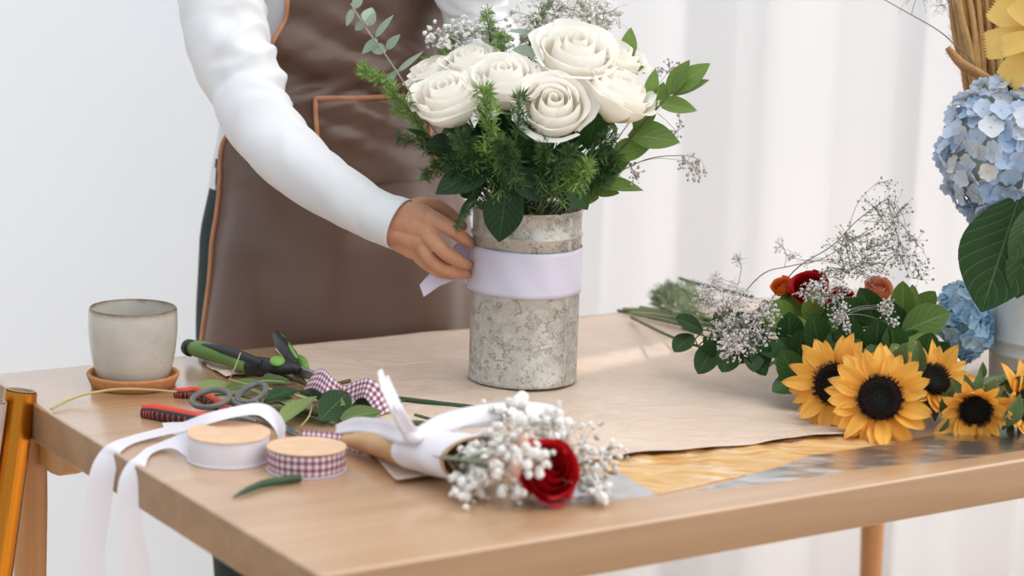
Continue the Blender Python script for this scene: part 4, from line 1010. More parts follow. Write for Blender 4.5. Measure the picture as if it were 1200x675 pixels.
# glossy leaf sprigs at the right
m_rus = leafmat('glossy_leaf', '647F3A', '82A04F', 'AABF82', .35, .3, nveins=5, veinw=.04, vfac=.35)
m_rusd = leafmat('dark_glossy_leaf', '1D3F1A', '2E5324', '587A46', .38, .15, nveins=6, veinw=.05, vfac=.3)
a, b_ = invase(6)
sprig('leafy_sprig', 'leafy green sprig with pointed leaf tips at the far right of the bouquet', 'leaves', [b_, a, q(690, 215, 2.49), q(725, 178, 2.47), q(760, 138, 2.45), q(790, 105, 2.44)],
 [(q(782, 112), q(808, 70), (-.3, -.8, .4), PX(22)), (q(786, 108), q(832, 74), (.1, -.8, .5), PX(26)), (q(788, 112), q(831, 93), (.1, -.5, .8), PX(20)), (q(770, 122), q(817, 129), (.1, -.6, .8), PX(30)), (q(762, 124), q(768, 80), (-.5, -.8, .2), PX(20)), (q(770, 118), q(778, 96), (.5, -.8, .2), PX(18)),
  (q(736, 158), q(797, 166), (.1, -.75, .65), PX(40), .3, .1), (q(742, 150), q(770, 128), (-.3, -.8, .5), PX(26)), (q(716, 182), q(762, 172), (.1, -.7, .7), PX(34)), (q(700, 202), q(738, 188), (0, -.7, .7), PX(34))], m_rus)
sprig('leafy_sprig', 'upright pointed green leaf standing behind the topmost rose at the right', 'leaves', [a, q(715, 150, 2.54), q(730, 90, 2.54), q(738, 70, 2.54)], [(q(736, 72, 2.54), q(739, 32, 2.54), (-.3, -.9, 0), PX(21)), (q(738, 72, 2.53), q(756, 86, 2.52), (.2, -.9, .4), PX(14)), (q(733, 84, 2.54), q(746, 66, 2.53), (.2, -.9, .4), PX(12))], m_rus)
sprig('leafy_sprig', 'low leafy sprig leaning right just above the vase rim', 'leaves', [b_ + V((.01, 0, 0)), VTOP + V((.04, -.01, -.01)), q(682, 225, 2.46), q(700, 212, 2.45)], [(q(692, 216), q(754, 222), (0, -.55, .8), PX(26), .35, .1), (q(682, 222), q(724, 205), (0, -.8, .6), PX(30)), (q(690, 222), q(726, 226), (0, -.6, .6), PX(22)), (q(676, 226), q(702, 232), (.1, -.9, .3), PX(24))], m_rus)
sprig('leafy_sprig', 'broad pale green leaf standing left behind the white blossoms', 'leaves', [VTOP + V((-.02, .02, 0)), q(550, 140, 2.56), q(534, 80, 2.56), q(530, 74, 2.56)], [(q(530, 74, 2.56), q(520, 42, 2.55), (.3, -.9, 0), PX(32)), (q(524, 78, 2.55), q(492, 66, 2.54), (0, -.7, .6), PX(12))], m_rus)
sprig('leafy_sprig', 'two grey green oval leaves among the white blossoms behind the roses', 'leaves', [VTOP + V((0, .02, 0)), q(618, 110, 2.57), q(620, 60, 2.56), q(621, 40, 2.56)], [(q(629, 40, 2.55), q(595, 36, 2.54), (0, -.5, .8), PX(12)), (q(630, 64, 2.54), q(600, 58, 2.53), (0, -.6, .7), PX(20))], m_euc)
# dark rose leaves round the rim
m_rl = leafmat('rose_leaf', '142E16', '1E3F20', '47653F', .45, .10, nveins=8, veinw=.04, vfac=.55)
RB = VTOP + V((-.02, -.045, -.005))
def rl(label, base, tip, up, w, fold=.18, curl=.12, mat=None, stem=None):
    sprig('rose_leaf_sprig', label, 'leaves', stem or [VTOP + V((0, -.02, -.03)), V(base)], [(base, tip, up, w, fold, curl)], mat or m_rl, m_dkstem, .0012, serr=.10, shape=.95)
rl('dark serrated rose leaf hanging down over the vase rim in front', q(594, 214, 2.405), q(585, 284, 2.412), (.1, -1, .15), PX(50), .12, .06)
rl('dark rose leaf pointing left beyond the vase rim', q(582, 190, 2.42), q(510, 226, 2.40), (-.1, -.75, .7), PX(48), .15, .10)
rl('dark rounded leaf at the rim right of the hanging rose leaf', q(606, 196, 2.41), q(636, 236, 2.40), (.2, -1, .2), PX(38))
rl('dark leaf above the hanging rose leaf, tilted to the left', q(612, 214, 2.42), q(560, 196, 2.41), (0, -1, .4), PX(40))
rl('narrow dark leaf curling left below the leftmost rose', q(512, 166, 2.45), q(476, 150, 2.44), (0, -.6, .8), PX(11), mat=m_rusd, stem=[VTOP + V((-.03, 0, -.02)), q(540, 200, 2.47), q(512, 166, 2.45)])
rl('dark leaf under the leftmost rose at the left', q(536, 176, 2.44), q(500, 168, 2.42), (-.2, -.8, .5), PX(34))
rl('dark leaf under the leftmost rose, pointing down left', q(560, 160, 2.44), q(520, 200, 2.43), (0, -.9, .5), PX(34), mat=m_rusd)
rl('dark glossy leaf over the rim right of centre', q(660, 200, 2.42), q(690, 246, 2.44), (.4, -1, .3), PX(36), mat=m_rusd)
rl('dark glossy leaf under the rightmost rose', q(690, 190, 2.44), q(728, 200, 2.43), (.2, -.9, .5), PX(36), mat=m_rusd)
rl('dark leaf between the lowest rose and the rightmost rose', q(688, 175, 2.46), q(700, 130, 2.44), (.1, -1, .2), PX(36), mat=m_rusd)
rl('dark leaf deep under the middle rose', q(600, 205, 2.44), q(580, 150, 2.43), (0, -1, .3), PX(40))
rl('dark leaf deep under the lowest rose', q(640, 210, 2.45), q(632, 165, 2.43), (0, -1, .3), PX(44))
rl('narrow dark leaf drooping beside the vase rim at the left', q(562, 226, 2.43), q(537, 256, 2.42), (-.5, -.8, .3), PX(14), mat=m_rusd)
for k_, (bx, by, tx, ty, d, w, up, lab) in enumerate((
  (570, 200, 548, 152, 2.46, 40, (0, -1, .3), 'dark leaf deep under the gap left of the bright fern tuft'),
  (560, 215, 520, 180, 2.48, 40, (0, -1, .3), 'dark leaf deep in the left of the bouquet behind the low fern'),
  (615, 190, 612, 140, 2.47, 44, (0, -1, .2), 'dark leaf deep between the middle rose and the lowest rose'),
  (660, 215, 668, 160, 2.46, 44, (0, -1, .3), 'dark leaf deep below the lowest rose to the right'),
  (690, 220, 716, 170, 2.48, 44, (.1, -1, .3), 'dark leaf deep in the right of the bouquet under the rightmost rose'),
  (590, 225, 572, 178, 2.46, 46, (0, -1, .3), 'dark leaf deep at the centre of the rim'),
  (630, 228, 650, 185, 2.45, 46, (0, -1, .3), 'dark leaf deep right of the rim centre'),
  (665, 232, 690, 200, 2.45, 40, (0, -1, .3), 'dark leaf deep at the right of the rim'),
  (560, 232, 544, 205, 2.45, 34, (0, -1, .3), 'dark leaf deep at the left of the rim'),
  (640, 232, 618, 206, 2.415, 34, (.1, -1, .4), 'small dark leaf over the front of the rim right of the hanging leaf'),
  (676, 236, 655, 214, 2.43, 30, (.2, -1, .4), 'small dark leaf on the rim at the right front'),
  (588, 185, 590, 130, 2.49, 40, (0, -1, .2), 'dark leaf filling the gap between the leftmost bloom and the lowest rose'),
  (575, 180, 566, 135, 2.49, 36, (0, -1, .2), 'dark leaf behind the bright fern tuft'),
  (604, 180, 612, 138, 2.49, 36, (0, -1, .2), 'dark leaf behind the dark fern tuft'),
  (548, 200, 522, 160, 2.49, 36, (0, -1, .2), 'dark leaf far back at the left under the leftmost bloom'),
  (655, 160, 690, 158, 2.47, 36, (.2, -1, .3), 'dark leaf behind the right edge of the lowest rose'))):
    rl(lab, q(bx, by, d), q(tx, ty, d - .01), up, PX(w), mat=(m_rl, m_rusd)[k_ % 2], stem=[VTOP + V((0, -.01, -.04)), q(bx, by, d)])
for k_, (x0, y0, x1, y1, d, m_, lab) in enumerate((
  (590, 225, 584, 160, 2.42, m_fern, 'fern between the hanging rose leaf and the bright fern tuft'),
  (640, 225, 640, 170, 2.41, m_fernd, 'fern at the rim centre below the lowest rose'),
  (655, 225, 690, 195, 2.41, m_fern, 'bushy fern over the right part of the rim'),
  (560, 215, 528, 190, 2.43, m_fernd, 'bushy dark fern over the left part of the rim'),
  (610, 220, 616, 150, 2.43, m_fernd, 'fern deep between the middle rose and the lowest rose'),
  (560, 190, 530, 140, 2.47, m_fernd, 'fern deep behind the leftmost rose'),
  (690, 215, 720, 185, 2.45, m_fernd, 'fern low at the right among the glossy leaves'))):
    fern(lab, [VTOP + V((0, -.03, -.02)), q(x0, y0, d), q((x0 + x1) / 2, (y0 + y1) / 2 + 2, d - .01), q(x1, y1, d - .02)], .024, 2, m_, 60 + k_, nl=.013)
# filler stems inside the vase mouth
for i, (x, y, d) in enumerate(((520, 170, 2.48), (528, 176, 2.47), (640, 180, 2.47), (668, 175, 2.48), (586, 170, 2.48))):
    a, b_ = invase(i + 3)
    tag(obj('flower_stalk', MB().tube(catmull([q(x, y, d), a.lerp(q(x, y, d), .35), a, b_], 6), .0018, 8), m_dkstem), 'bare green stalk rising from the vase under the roses', 'stalk', 'bare stalks in the metal vase')
# white gypsophila cloud
m_gyp = simple('gypsophila_white', 'FAF8F4', 'FDFBF8', 60, .7, trans=.35)
m_gypd = simple('gypsophila_bud', 'A8A296', 'BAB4A9', 60, .8)
m_gyps = simple('gypsophila_stem', '868B72', '989B82', 60, .7)
m_gypsd = simple('dry_stem', '6E6A5E', '7E7A6C', 60, .8)
BG = blossom_mesh(m_gyp); BB = bud_mesh(m_gypd); BW = bud_mesh(m_gyp)
def blob(x, y, d, rx, ry, rd, n): return (Q(x, y, d), (PX(rx, d), rd, PX(ry, d)), n)
GG = 'baby\'s breath sprays in the metal vase'
a, b_ = invase(1)
spray('gypsophila_spray', 'white baby\'s breath spray at the top centre behind the topmost rose', 'baby\'s breath', b_, [a, Q(630, 120, 2.57), Q(645, 40, 2.57), Q(660, 5, 2.57)], [blob(665, 8, 2.57, 52, 30, .04, 80), blob(628, 24, 2.56, 38, 26, .03, 36), blob(704, 24, 2.56, 30, 22, .03, 36)], [BG, BB], m_gyps, .0034, 3, rs=.0008, budfrac=.25)
spray('gypsophila_spray', 'white baby\'s breath spray at the top left above the leftmost roses', 'baby\'s breath', b_, [a, Q(570, 120, 2.56), Q(545, 60, 2.56), Q(535, 34, 2.56)], [blob(532, 42, 2.55, 32, 18, .03, 32), blob(572, 38, 2.55, 34, 24, .03, 34), blob(506, 36, 2.54, 12, 14, .02, 7)], [BG, BB], m_gyps, .0034, 4, rs=.0008, budfrac=.25)
spray('gypsophila_spray', 'thin spray of small dry buds at the right below the glossy leaves', 'baby\'s breath', b_, [a, Q(700, 215, 2.50), Q(757, 187, 2.49), Q(800, 182, 2.49)], [blob(812, 196, 2.49, 20, 20, .02, 20), blob(742, 198, 2.48, 14, 14, .015, 10)], [BB, BB], m_gypsd, .0022, 5, rs=.0006, reach=.008, part='bud')
spray('gypsophila_spray', 'small spray of dry buds at the right between the rightmost rose and the leaf tips', 'baby\'s breath', b_, [a, Q(700, 190, 2.52), Q(760, 110, 2.52), Q(772, 86, 2.52)], [blob(782, 78, 2.52, 16, 12, .02, 10), blob(792, 146, 2.51, 12, 14, .015, 8)], [BB, BB], m_gypsd, .0020, 6, rs=.0006, reach=.007, part='bud')
spray('gypsophila_spray', 'tiny cluster of white blossoms before the broad pale leaf at the left', 'baby\'s breath', b_, [a, Q(560, 120, 2.54), Q(520, 60, 2.53)], [blob(520, 50, 2.53, 8, 8, .01, 7), blob(500, 44, 2.53, 8, 8, .01, 6)], [BG, BG], m_gyps, .0042, 7, rs=.0007, minis=1)
# ================================================================ flowers lying on the right of the table
m_sal = leafmat('salal_leaf', '2A4723', '3C5F2E', '6F8C5A', .38, .2, nveins=6, veinw=.05, vfac=.35)
m_sall = leafmat('light_salal_leaf', '607C38', '7D9A4A', 'A6BC7C', .35, .3, nveins=6, veinw=.05, vfac=.4)
def p(x, y, z): return P(x, y, z)
def T(x, y, d): return Q(x, y, d)
# leafy branches; depth ~2.5-2.65 m
def branch(label, stem, leaves, mat=m_sal, gp=None):
    LS = []
    for bx, by, tx, ty, d, up, w in leaves: LS.append((T(bx, by, d), T(tx, ty, d - .02), up, PX(w, d)))
    return sprig('leafy_branch', label, 'leaves', stem, LS, mat, m_stem, .0022, fold=.2, curl=.1, shape=1.05, rnd_=.62)
branch('dark glossy leafy branch lying at the far left of the table flowers', [p(740, 372, .01), T(800, 400, 2.58), T(870, 418, 2.5), T(905, 425, 2.46)],
 [(812, 392, 790, 412, 2.55, (-.2, -.7, .6), 26), (824, 388, 792, 372, 2.56, (-.2, -.7, .6), 24), (840, 400, 818, 438, 2.5, (0, -.8, .6), 30), (862, 402, 846, 436, 2.48, (.1, -.8, .6), 30), (868, 398, 898, 440, 2.47, (.2, -.8, .6), 30), (880, 400, 920, 418, 2.47, (.2, -.7, .7), 28), (836, 388, 858, 362, 2.56, (0, -.8, .6), 26), (856, 394, 872, 366, 2.55, (0, -.8, .6), 26), (880, 404, 884, 436, 2.46, (.2, -.8, .6), 26)])
branch('pale green leafy branch in the middle of the table flowers behind the leftmost sunflower', [p(760, 372, .012), T(850, 390, 2.6), T(920, 392, 2.52), T(960, 385, 2.49)],
 [(930, 388, 900, 356, 2.52, (-.1, -.8, .6), 40), (955, 388, 908, 382, 2.49, (0, -.7, .7), 34), (948, 380, 956, 338, 2.52, (.2, -.9, .3), 30), (940, 374, 918, 342, 2.56, (0, -.8, .5), 28), (950, 400, 980, 402, 2.46, (.1, -.7, .7), 24), (904, 392, 896, 352, 2.55, (-.2, -.8, .4), 28), (930, 372, 934, 336, 2.58, (.0, -.9, .3), 26)], m_sall)
branch('dark leafy branch just left of the leftmost sunflower', [p(800, 385, .012), T(880, 410, 2.54), T(930, 425, 2.44), T(950, 432, 2.41)],
 [(952, 434, 906, 424, 2.445, (-.2, -.7, .7), 30), (952, 440, 912, 442, 2.435, (-.1, -.6, .8), 30), (950, 446, 905, 458, 2.420, (-.3, -.6, .8), 36), (952, 450, 944, 482, 2.405, (.2, -.8, .6), 30), (948, 430, 912, 398, 2.465, (0, -.8, .5), 32), (950, 420, 976, 392, 2.475, (.2, -.8, .5), 34), (935, 420, 940, 386, 2.46, (0, -.9, .4), 30)])
branch('leafy branch with upright dark leaves behind the largest sunflower', [p(830, 375, .012), T(930, 380, 2.58), T(1000, 385, 2.5), T(1040, 378, 2.48)],
 [(1010, 388, 984, 350, 2.52, (0, -.9, .4), 40), (1030, 388, 1008, 338, 2.53, (0, -.9, .3), 36), (1020, 400, 1060, 392, 2.46, (.1, -.8, .6), 40), (1000, 402, 966, 404, 2.45, (0, -.8, .6), 32), (1012, 404, 1036, 424, 2.43, (.2, -.9, .4), 34), (990, 392, 974, 356, 2.53, (-.1, -.9, .3), 32), (1035, 398, 1050, 426, 2.43, (.2, -.9, .3), 34), (985, 396, 1004, 420, 2.43, (0, -.9, .4), 34), (968, 388, 962, 352, 2.55, (0, -.9, .3), 28)])
branch('bright green leafy branch at the right of the table flowers beside the lying hydrangea', [p(860, 372, .012), T(960, 375, 2.6), T(1040, 388, 2.5), T(1062, 384, 2.48)],
 [(1058, 384, 1058, 330, 2.5, (-.3, -.9, .2), 30), (1060, 386, 1070, 334, 2.51, (.3, -.9, .2), 24), (1056, 390, 1112, 366, 2.47, (.1, -.8, .6), 44), (1066, 374, 1096, 342, 2.53, (.2, -.8, .5), 28), (1064, 396, 1088, 412, 2.45, (.3, -.9, .3), 32), (1052, 396, 1064, 424, 2.43, (.1, -.9, .3), 34), (1076, 402, 1096, 424, 2.44, (.3, -.9, .3), 28)], m_sall)
branch('dark leafy branch deep behind the sunflowers at the right', [p(900, 385, .012), T(1000, 405, 2.5), T(1070, 415, 2.45), T(1100, 425, 2.42)],
 [(1080, 418, 1060, 390, 2.47, (0, -.9, .4), 36), (1070, 420, 1036, 408, 2.45, (0, -.9, .4), 36), (1088, 424, 1112, 402, 2.46, (.2, -.9, .4), 30), (1040, 418, 1010, 424, 2.42, (0, -.9, .5), 36), (1060, 424, 1076, 446, 2.40, (.1, -.9, .4), 34), (1000, 412, 980, 386, 2.46, (0, -.9, .4), 36), (980, 412, 962, 428, 2.42, (0, -.9, .4), 34)])
for k_, (bx, by, tx, ty, d, w, mt, lab) in enumerate((
  (900, 398, 866, 384, 2.49, 34, m_sal, 'dark leaf under the dense statice spray at its right'),
  (925, 404, 925, 366, 2.47, 34, m_sal, 'dark leaf standing between the statice and the pale leaves'),
  (960, 410, 952, 368, 2.45, 36, m_sal, 'dark leaf behind the top of the leftmost sunflower'),
  (1000, 418, 992, 372, 2.43, 36, m_sal, 'dark leaf behind the top petals of the largest sunflower'),
  (1024, 420, 1030, 374, 2.43, 36, m_sal, 'dark leaf right behind the largest sunflower, upright'),
  (1050, 424, 1044, 380, 2.43, 36, m_sal, 'dark leaf behind the gap right of the largest sunflower'),
  (1080, 428, 1092, 390, 2.43, 34, m_sal, 'dark leaf above the sunflower with folded petals'),
  (932, 446, 916, 410, 2.42, 34, m_sal, 'dark leaf at the left behind the leftmost sunflower'),
  (850, 412, 824, 396, 2.50, 30, m_sal, 'dark leaf low under the left part of the statice'),
  (880, 420, 858, 404, 2.48, 30, m_sal, 'dark leaf low under the middle of the statice'),
  (960, 396, 1000, 384, 2.47, 34, m_sall, 'paler leaf lying across the middle of the leaf mass'),
  (900, 430, 880, 400, 2.46, 32, m_sal, 'dark leaf low under the right part of the statice'),
  (1064, 412, 1040, 352, 2.5, 32, m_sal, 'tall dark leaf behind the bright green leaves at the right'),
  (975, 388, 990, 346, 2.5, 32, m_sal, 'tall dark leaf behind the statice over the sunflowers'))):
    sprig('leafy_branch', lab, 'leaves', [p(bx + 40, 400, .012), T(bx, by, d)], [(T(bx, by, d), T(tx, ty, d - .012), (.1 * (k_ % 3 - 1), -.9, .35), PX(w, d))], mt, m_stem, .0018, shape=1.05, rnd_=.62)
# bunch of cut stems at the back left
for i, (x0, y0, x1, y1, d) in enumerate(((724, 364, 800, 378, 0), (736, 366, 812, 384, .004), (764, 350, 820, 372, .006), (750, 360, 806, 372, .004), (730, 362, 800, 368, .008), (796, 326, 842, 342, .03), (766, 356, 816, 380, .002))):
    c = [p(x0, y0, .004 + d), p((x0 + x1) / 2, (y0 + y1) / 2 - 1, .006 + d), p(x1 + 40, y1 + 6, .008 + d)]
    tag(obj('flower_stalk', MB().tube(catmull(c, 6), lerps([.0022, .0026, .0024], 13), 8), (m_stem, m_olive, m_dkstem)[i % 3]), 'cut green stalk end poking out left of the lying flower bunch', 'stalk', 'cut stalk ends at the back of the table')
fern('fluffy grey green fern lying among the stalk ends at the back of the table', [p(850, 380, .02), p(810, 366, .03), p(785, 350, .03), p(772, 346, .03)], .034, 3, fernmat('fern_grey', '7F9066', '98A880'), 21, nl=.012)
fern('second grey green fern lying behind the first at the back of the table', [p(850, 366, .02), p(822, 350, .03), p(800, 340, .03), p(780, 340, .03)], .030, 3, fernmat('fern_grey_pale', '8C9C74', 'A5B38D'), 22, nl=.012)
# white statice
m_stat = simple('statice_white', 'EDE6E4', 'F6F1EF', 90, .8, trans=.3)
m_stats = simple('statice_stem', '8F8B83', 'A19C94', 60, .8)
SB = blossom_mesh(m_stat, 'floret', 1, 4, 5)
spray('statice_spray', 'dense white statice spray lying over the left leaves of the table flowers', 'statice', p(800, 372, .02), [T(840, 380, 2.5), T(870, 375, 2.47)], [blob(848, 352, 2.47, 36, 30, .03, 110), blob(880, 384, 2.45, 32, 32, .03, 110), blob(860, 405, 2.43, 22, 20, .02, 50), blob(900, 362, 2.46, 18, 18, .02, 36), blob(838, 390, 2.46, 16, 14, .02, 28)], [SB, SB], m_stats, .0026, 31, rs=.0006, reach=.007, part='floret', minis=3)
spray('statice_spray', 'thin statice twigs standing up left of the red roses', 'statice', p(800, 372, .02), [T(850, 360, 2.56), T(868, 320, 2.56), T(864, 300, 2.56)], [blob(866, 304, 2.56, 10, 12, .01, 14), blob(838, 324, 2.56, 6, 8, .01, 7)], [SB, SB], m_stats, .0019, 32, rs=.0005, reach=.005, part='floret')
spray('statice_spray', 'white statice spray hanging over the dark leaves behind the largest sunflower', 'statice', p(900, 372, .02), [T(950, 350, 2.5), T(980, 352, 2.46), T(992, 372, 2.42)], [blob(968, 342, 2.46, 38, 18, .02, 90), blob(984, 370, 2.42, 14, 18, .01, 36), blob(1036, 362, 2.43, 12, 12, .01, 24), blob(1044, 378, 2.42, 10, 6, .01, 12), blob(994, 382, 2.41, 7, 6, .01, 8)], [SB, SB], m_stats, .0023, 33, rs=.0006, reach=.006, part='floret')
spray('statice_spray', 'long thin statice twig arching over the red roses', 'statice', p(850, 372, .03), [T(890, 324, 2.55), T(925, 312, 2.54), T(960, 305, 2.53), T(985, 290, 2.53)], [blob(914, 290, 2.55, 8, 12, .01, 10), blob(930, 300, 2.54, 10, 8, .01, 8), blob(948, 304, 2.53, 12, 8, .01, 10)], [SB, SB], m_stats, .0018, 34, rs=.0006, reach=.005, part='floret')
# dry gypsophila fan
m_gdry = simple('dry_blossom', 'CFCBC6', 'DEDAD5', 60, .8, trans=.1)
BD = blossom_mesh(m_gdry, 'blossom', 1, 7, 8); BDB = bud_mesh(m_gypd)
spray('gypsophila_spray', 'wide airy fan of dry baby\'s breath rising behind the table flowers', 'baby\'s breath', p(890, 372, .03), [T(930, 318, 2.56), T(975, 288, 2.56), T(1005, 258, 2.56), T(1040, 232, 2.56)],
 [blob(1040, 250, 2.56, 36, 26, .03, 40), blob(1005, 288, 2.55, 44, 28, .03, 70), blob(1060, 290, 2.55, 34, 34, .03, 44), blob(1000, 315, 2.53, 46, 16, .03, 80), blob(1078, 318, 2.54, 20, 18, .02, 14), blob(1035, 215, 2.56, 14, 8, .01, 4)], [BDB, BD], m_gypsd, .0018, 41, rs=.0006, reach=.010, budfrac=.3)
# red, orange and peach roses lying behind the leaves
GR = None
rose('deep red rose lying behind the pale leaves of the table flowers', T(948, 338, 2.53), (-.2, -.7, .6), PX(40, 2.53), ROSE_R, [p(880, 372, .02)], .4)
rose('second deep red rose half covered by statice right of the first', T(986, 354, 2.53), (.2, -.7, .6), PX(34, 2.52), ROSE_R, [p(900, 372, .02)], 1.4)
m_orp = petal_mat('orange_petal', 'F0C14A', 'E2622C', .2); m_pep = petal_mat('peach_petal', 'F6D9B4', 'EE9C78', .25)
ROSE_O = [(r, (lambda m: m)(me.copy()), a_, t_) for r, me, a_, t_ in ROSE_R]
for _, me, _, _ in ROSE_O: me.materials[0] = m_orp
ROSE_P = [(r, me.copy(), a_, t_) for r, me, a_, t_ in ROSE_R]
for _, me, _, _ in ROSE_P: me.materials[0] = m_pep
rose('small orange rose bud left of the deep red rose', T(916, 337, 2.55), (-.3, -.6, .7), PX(26, 2.55), ROSE_O, [p(870, 372, .02)], .4, skip=('edge',))
rose('peach orange rose bud behind the dark leaves right of the red roses', T(1028, 340, 2.55), (.1, -.6, .8), PX(34, 2.55), ROSE_P, [p(930, 372, .02)], .4, skip=('edge',))
# sunflowers ------------------------------------------------------------------
def ray_mesh(mat, L, W, curl, seed):
    rnd = random.Random(seed); tw = rnd.uniform(-.35, .35)
    def fn(u, v):
        s = u * 2 - 1; w = W * .5 * (sin(pi * min(1, .12 + .88 * v)) ** .75 if v < .999 else .02) * (1 + .1 * noise.noise(V((v * 4, seed, 0))))
        z = curl * L * (v * v) - .10 * L * v + abs(s) * w * .35 + .06 * W * sin(s * 7) * v + .05 * L * noise.noise(V((v * 2, s, seed)))
        x = L * v; y = s * w; a = tw * v
        return V((x, y * cos(a) - 0 * sin(a), z + y * sin(a)))
    return MB().grid(fn, 8, 12).mesh('petal', mat, None, True)
k = NT('sunflower_petal'); uv = k.coord('UV'); sp = k.n('ShaderNodeSeparateXYZ'); k.l(uv, sp.inputs[0])
col = k.ramp(sp.outputs[1], (0, 'E8982A'), (.35, 'F7B94C'), (1, 'FBC866')); r_ = k.n('ShaderNodeObjectInfo').outputs['Random']
col = k.mix(k.math('MULTIPLY', r_, .35), col, lin('F0A83C')); k.setp(Base_Color=col, Roughness=.55, Specular_IOR_Level=.3)
k.bump(k.noise(k.mapping(uv, (18, 1.5, 1)), 1, 2), .3, .0015); k.translucent(col, .3); m_sfp = k.m
k = NT('sunflower_disc'); co = k.coord()
vo = k.n('ShaderNodeTexVoronoi'); vo.inputs['Scale'].default_value = 420; k.l(co, vo.inputs['Vector'])
sp = k.n('ShaderNodeVectorMath'); sp.operation = 'LENGTH'; k.l(co, sp.inputs[0])
k.setp(Base_Color=k.ramp(sp.outputs['Value'], (.006, '20211A'), (.016, '120D0B'), (.026, '2A1A12')), Roughness=.85, Specular_IOR_Level=.15); k.bump(vo.outputs['Distance'], 1, .003); m_sfd = k.m
RAYS = [ray_mesh(m_sfp, .036 + .003 * (i % 3), .0175 + .002 * (i % 2), c, i) for i, c in enumerate((.10, .30, -.10, .20, .38, -.25))]
m_sep = simple('sunflower_sepal', '4A5F33', '5A7040', 60, .65)
def sunflower(label, c, axis, disc, seed, stem_to, nray=30, close=0.0, scale=1, group=None):
    rnd = random.Random(seed); axis = V(axis).normalized(); t = thing('sunflower', label, 'sunflower', c, rot_to(axis), group, scale); Mw = WM[t]
    b = MB(); b.lathe([(0, .004), (disc * .35, .0045), (disc * .6, .008), (disc * .85, .0075), (disc, .002), (disc * .98, -.006)], 48, Mw); obj('centre_disc', b, m_sfd, t)
    b = MB()
    for i in range(150):                                                        # fuzzy rim of dark florets
        a = rnd.uniform(0, 2 * pi); r = disc * rnd.uniform(.82, 1.04); d = V((cos(a), sin(a), 0)); q0 = d * r + V((0, 0, .003)); q1 = d * (r + .003) + V((0, 0, .010 * rnd.uniform(.5, 1)))
        b.tube([Mw @ q0, Mw @ q1], [.0007, .0004], 4)
    o = obj('disc_florets', b, simple('dark_floret', '241811', '33231A', 100, .9), t); o['kind'] = 'stuff'
    for i in range(nray):
        a = 2 * pi * i / nray + rnd.uniform(-.1, .1); lay = i % 2
        M = Matrix.Rotation(a, 4, 'Z') @ Matrix.Translation((disc * .92, 0, -.002 - .004 * lay)) @ Matrix.Rotation(rnd.uniform(-.35, .12) - close * rnd.uniform(.5, 1.2) + .12 * lay, 4, 'Y') @ Matrix.Rotation(rnd.uniform(-.35, .35), 4, 'X') @ Matrix.Scale(rnd.uniform(.82, 1.12), 4)
        inst('petal', rnd.choice(RAYS), t, M)
    b = MB(); b.lathe([(disc * .9, -.006), (disc * .8, -.014), (.010, -.022), (.006, -.03)], 24, Mw)
    for i in range(14):
        a = 2 * pi * i / 14; d = V((cos(a), sin(a), 0)); leaf(b, Mw @ (d * disc * .8 + V((0, 0, -.012))), Mw @ (d * (disc + .026) + V((0, 0, -.014 - .01 * (i % 2)))), Mw.to_3x3() @ V((0, 0, 1)), .013 * scale, .2, .15, 6, 4)
    obj('calyx', b, m_sep, t)
    p0 = Mw @ V((0, 0, -.026)); pts = [p0, p0 - axis * .03] + [V(x) for x in stem_to]
    b = MB(); b.tube(catmull(pts, 6), .0048, 12); obj('stem', b, m_stem, t)
    return t
sunflower('largest sunflower, facing forward with its whole dark disc showing', T(1031, 467, 2.285), (-.10, -.90, .34), .0245, 1, [p(1090, 420, .03), p(1150, 400, .02)], 32, .05, .98)
sunflower('leftmost sunflower, partly hidden behind the largest one and turned left', T(978, 450, 2.335), (-.50, -.78, .28), .0235, 2, [p(1060, 420, .03), p(1120, 400, .02)], 28, .05, .98)
sunflower('sunflower right behind the largest one, turned up with folded petals', T(1094, 446, 2.36), (.15, -.65, .62), .0200, 3, [p(1130, 415, .03), p(1180, 400, .02)], 22, .55, .9)
sunflower('sunflower lying low at the right with drooping petals, its disc facing down left', T(1143, 480, 2.29), (-.12, -.86, -.25), .0200, 4, [p(1185, 440, .03), p(1240, 430, .02)], 20, .75, .85)
sunflower('sunflower at the right picture edge, seen from the side behind green sepals', T(1200, 475, 2.31), (.55, -.6, .25), .0200, 5, [p(1215, 445, .03), p(1270, 430, .02)], 20, .5, .85)
for i, (x0, y0, x1, y1, d, w, lab) in enumerate(((1050, 436, 1062, 402, 2.37, 22, 'pointed green sunflower leaf standing up behind the largest sunflower'), (1078, 440, 1076, 398, 2.37, 18, 'narrow upright sunflower leaf right of the largest sunflower'), (1106, 488, 1116, 452, 2.36, 20, 'dark folded sunflower leaf between the largest and the lying sunflower'), (1148, 446, 1152, 424, 2.36, 12, 'small pointed green leaf above the lying sunflower'), (1176, 500, 1196, 462, 2.33, 26, 'dull green sunflower leaf right of the lying sunflower'), (1100, 506, 1112, 490, 2.33, 12, 'small dark leaf hanging down left of the lying sunflower'), (1170, 452, 1215, 440, 2.37, 14, 'green leaf behind the edge sunflower beside the bucket'))):
    tag(obj('sunflower_leaf', leaf(MB(), T(x0, y0, d - .05), T(x1, y1, d - .06), (-.4 + .2 * i, -.9, .2), PX(w, d), .45, .1, 12, 6), m_sep), lab, 'leaf')
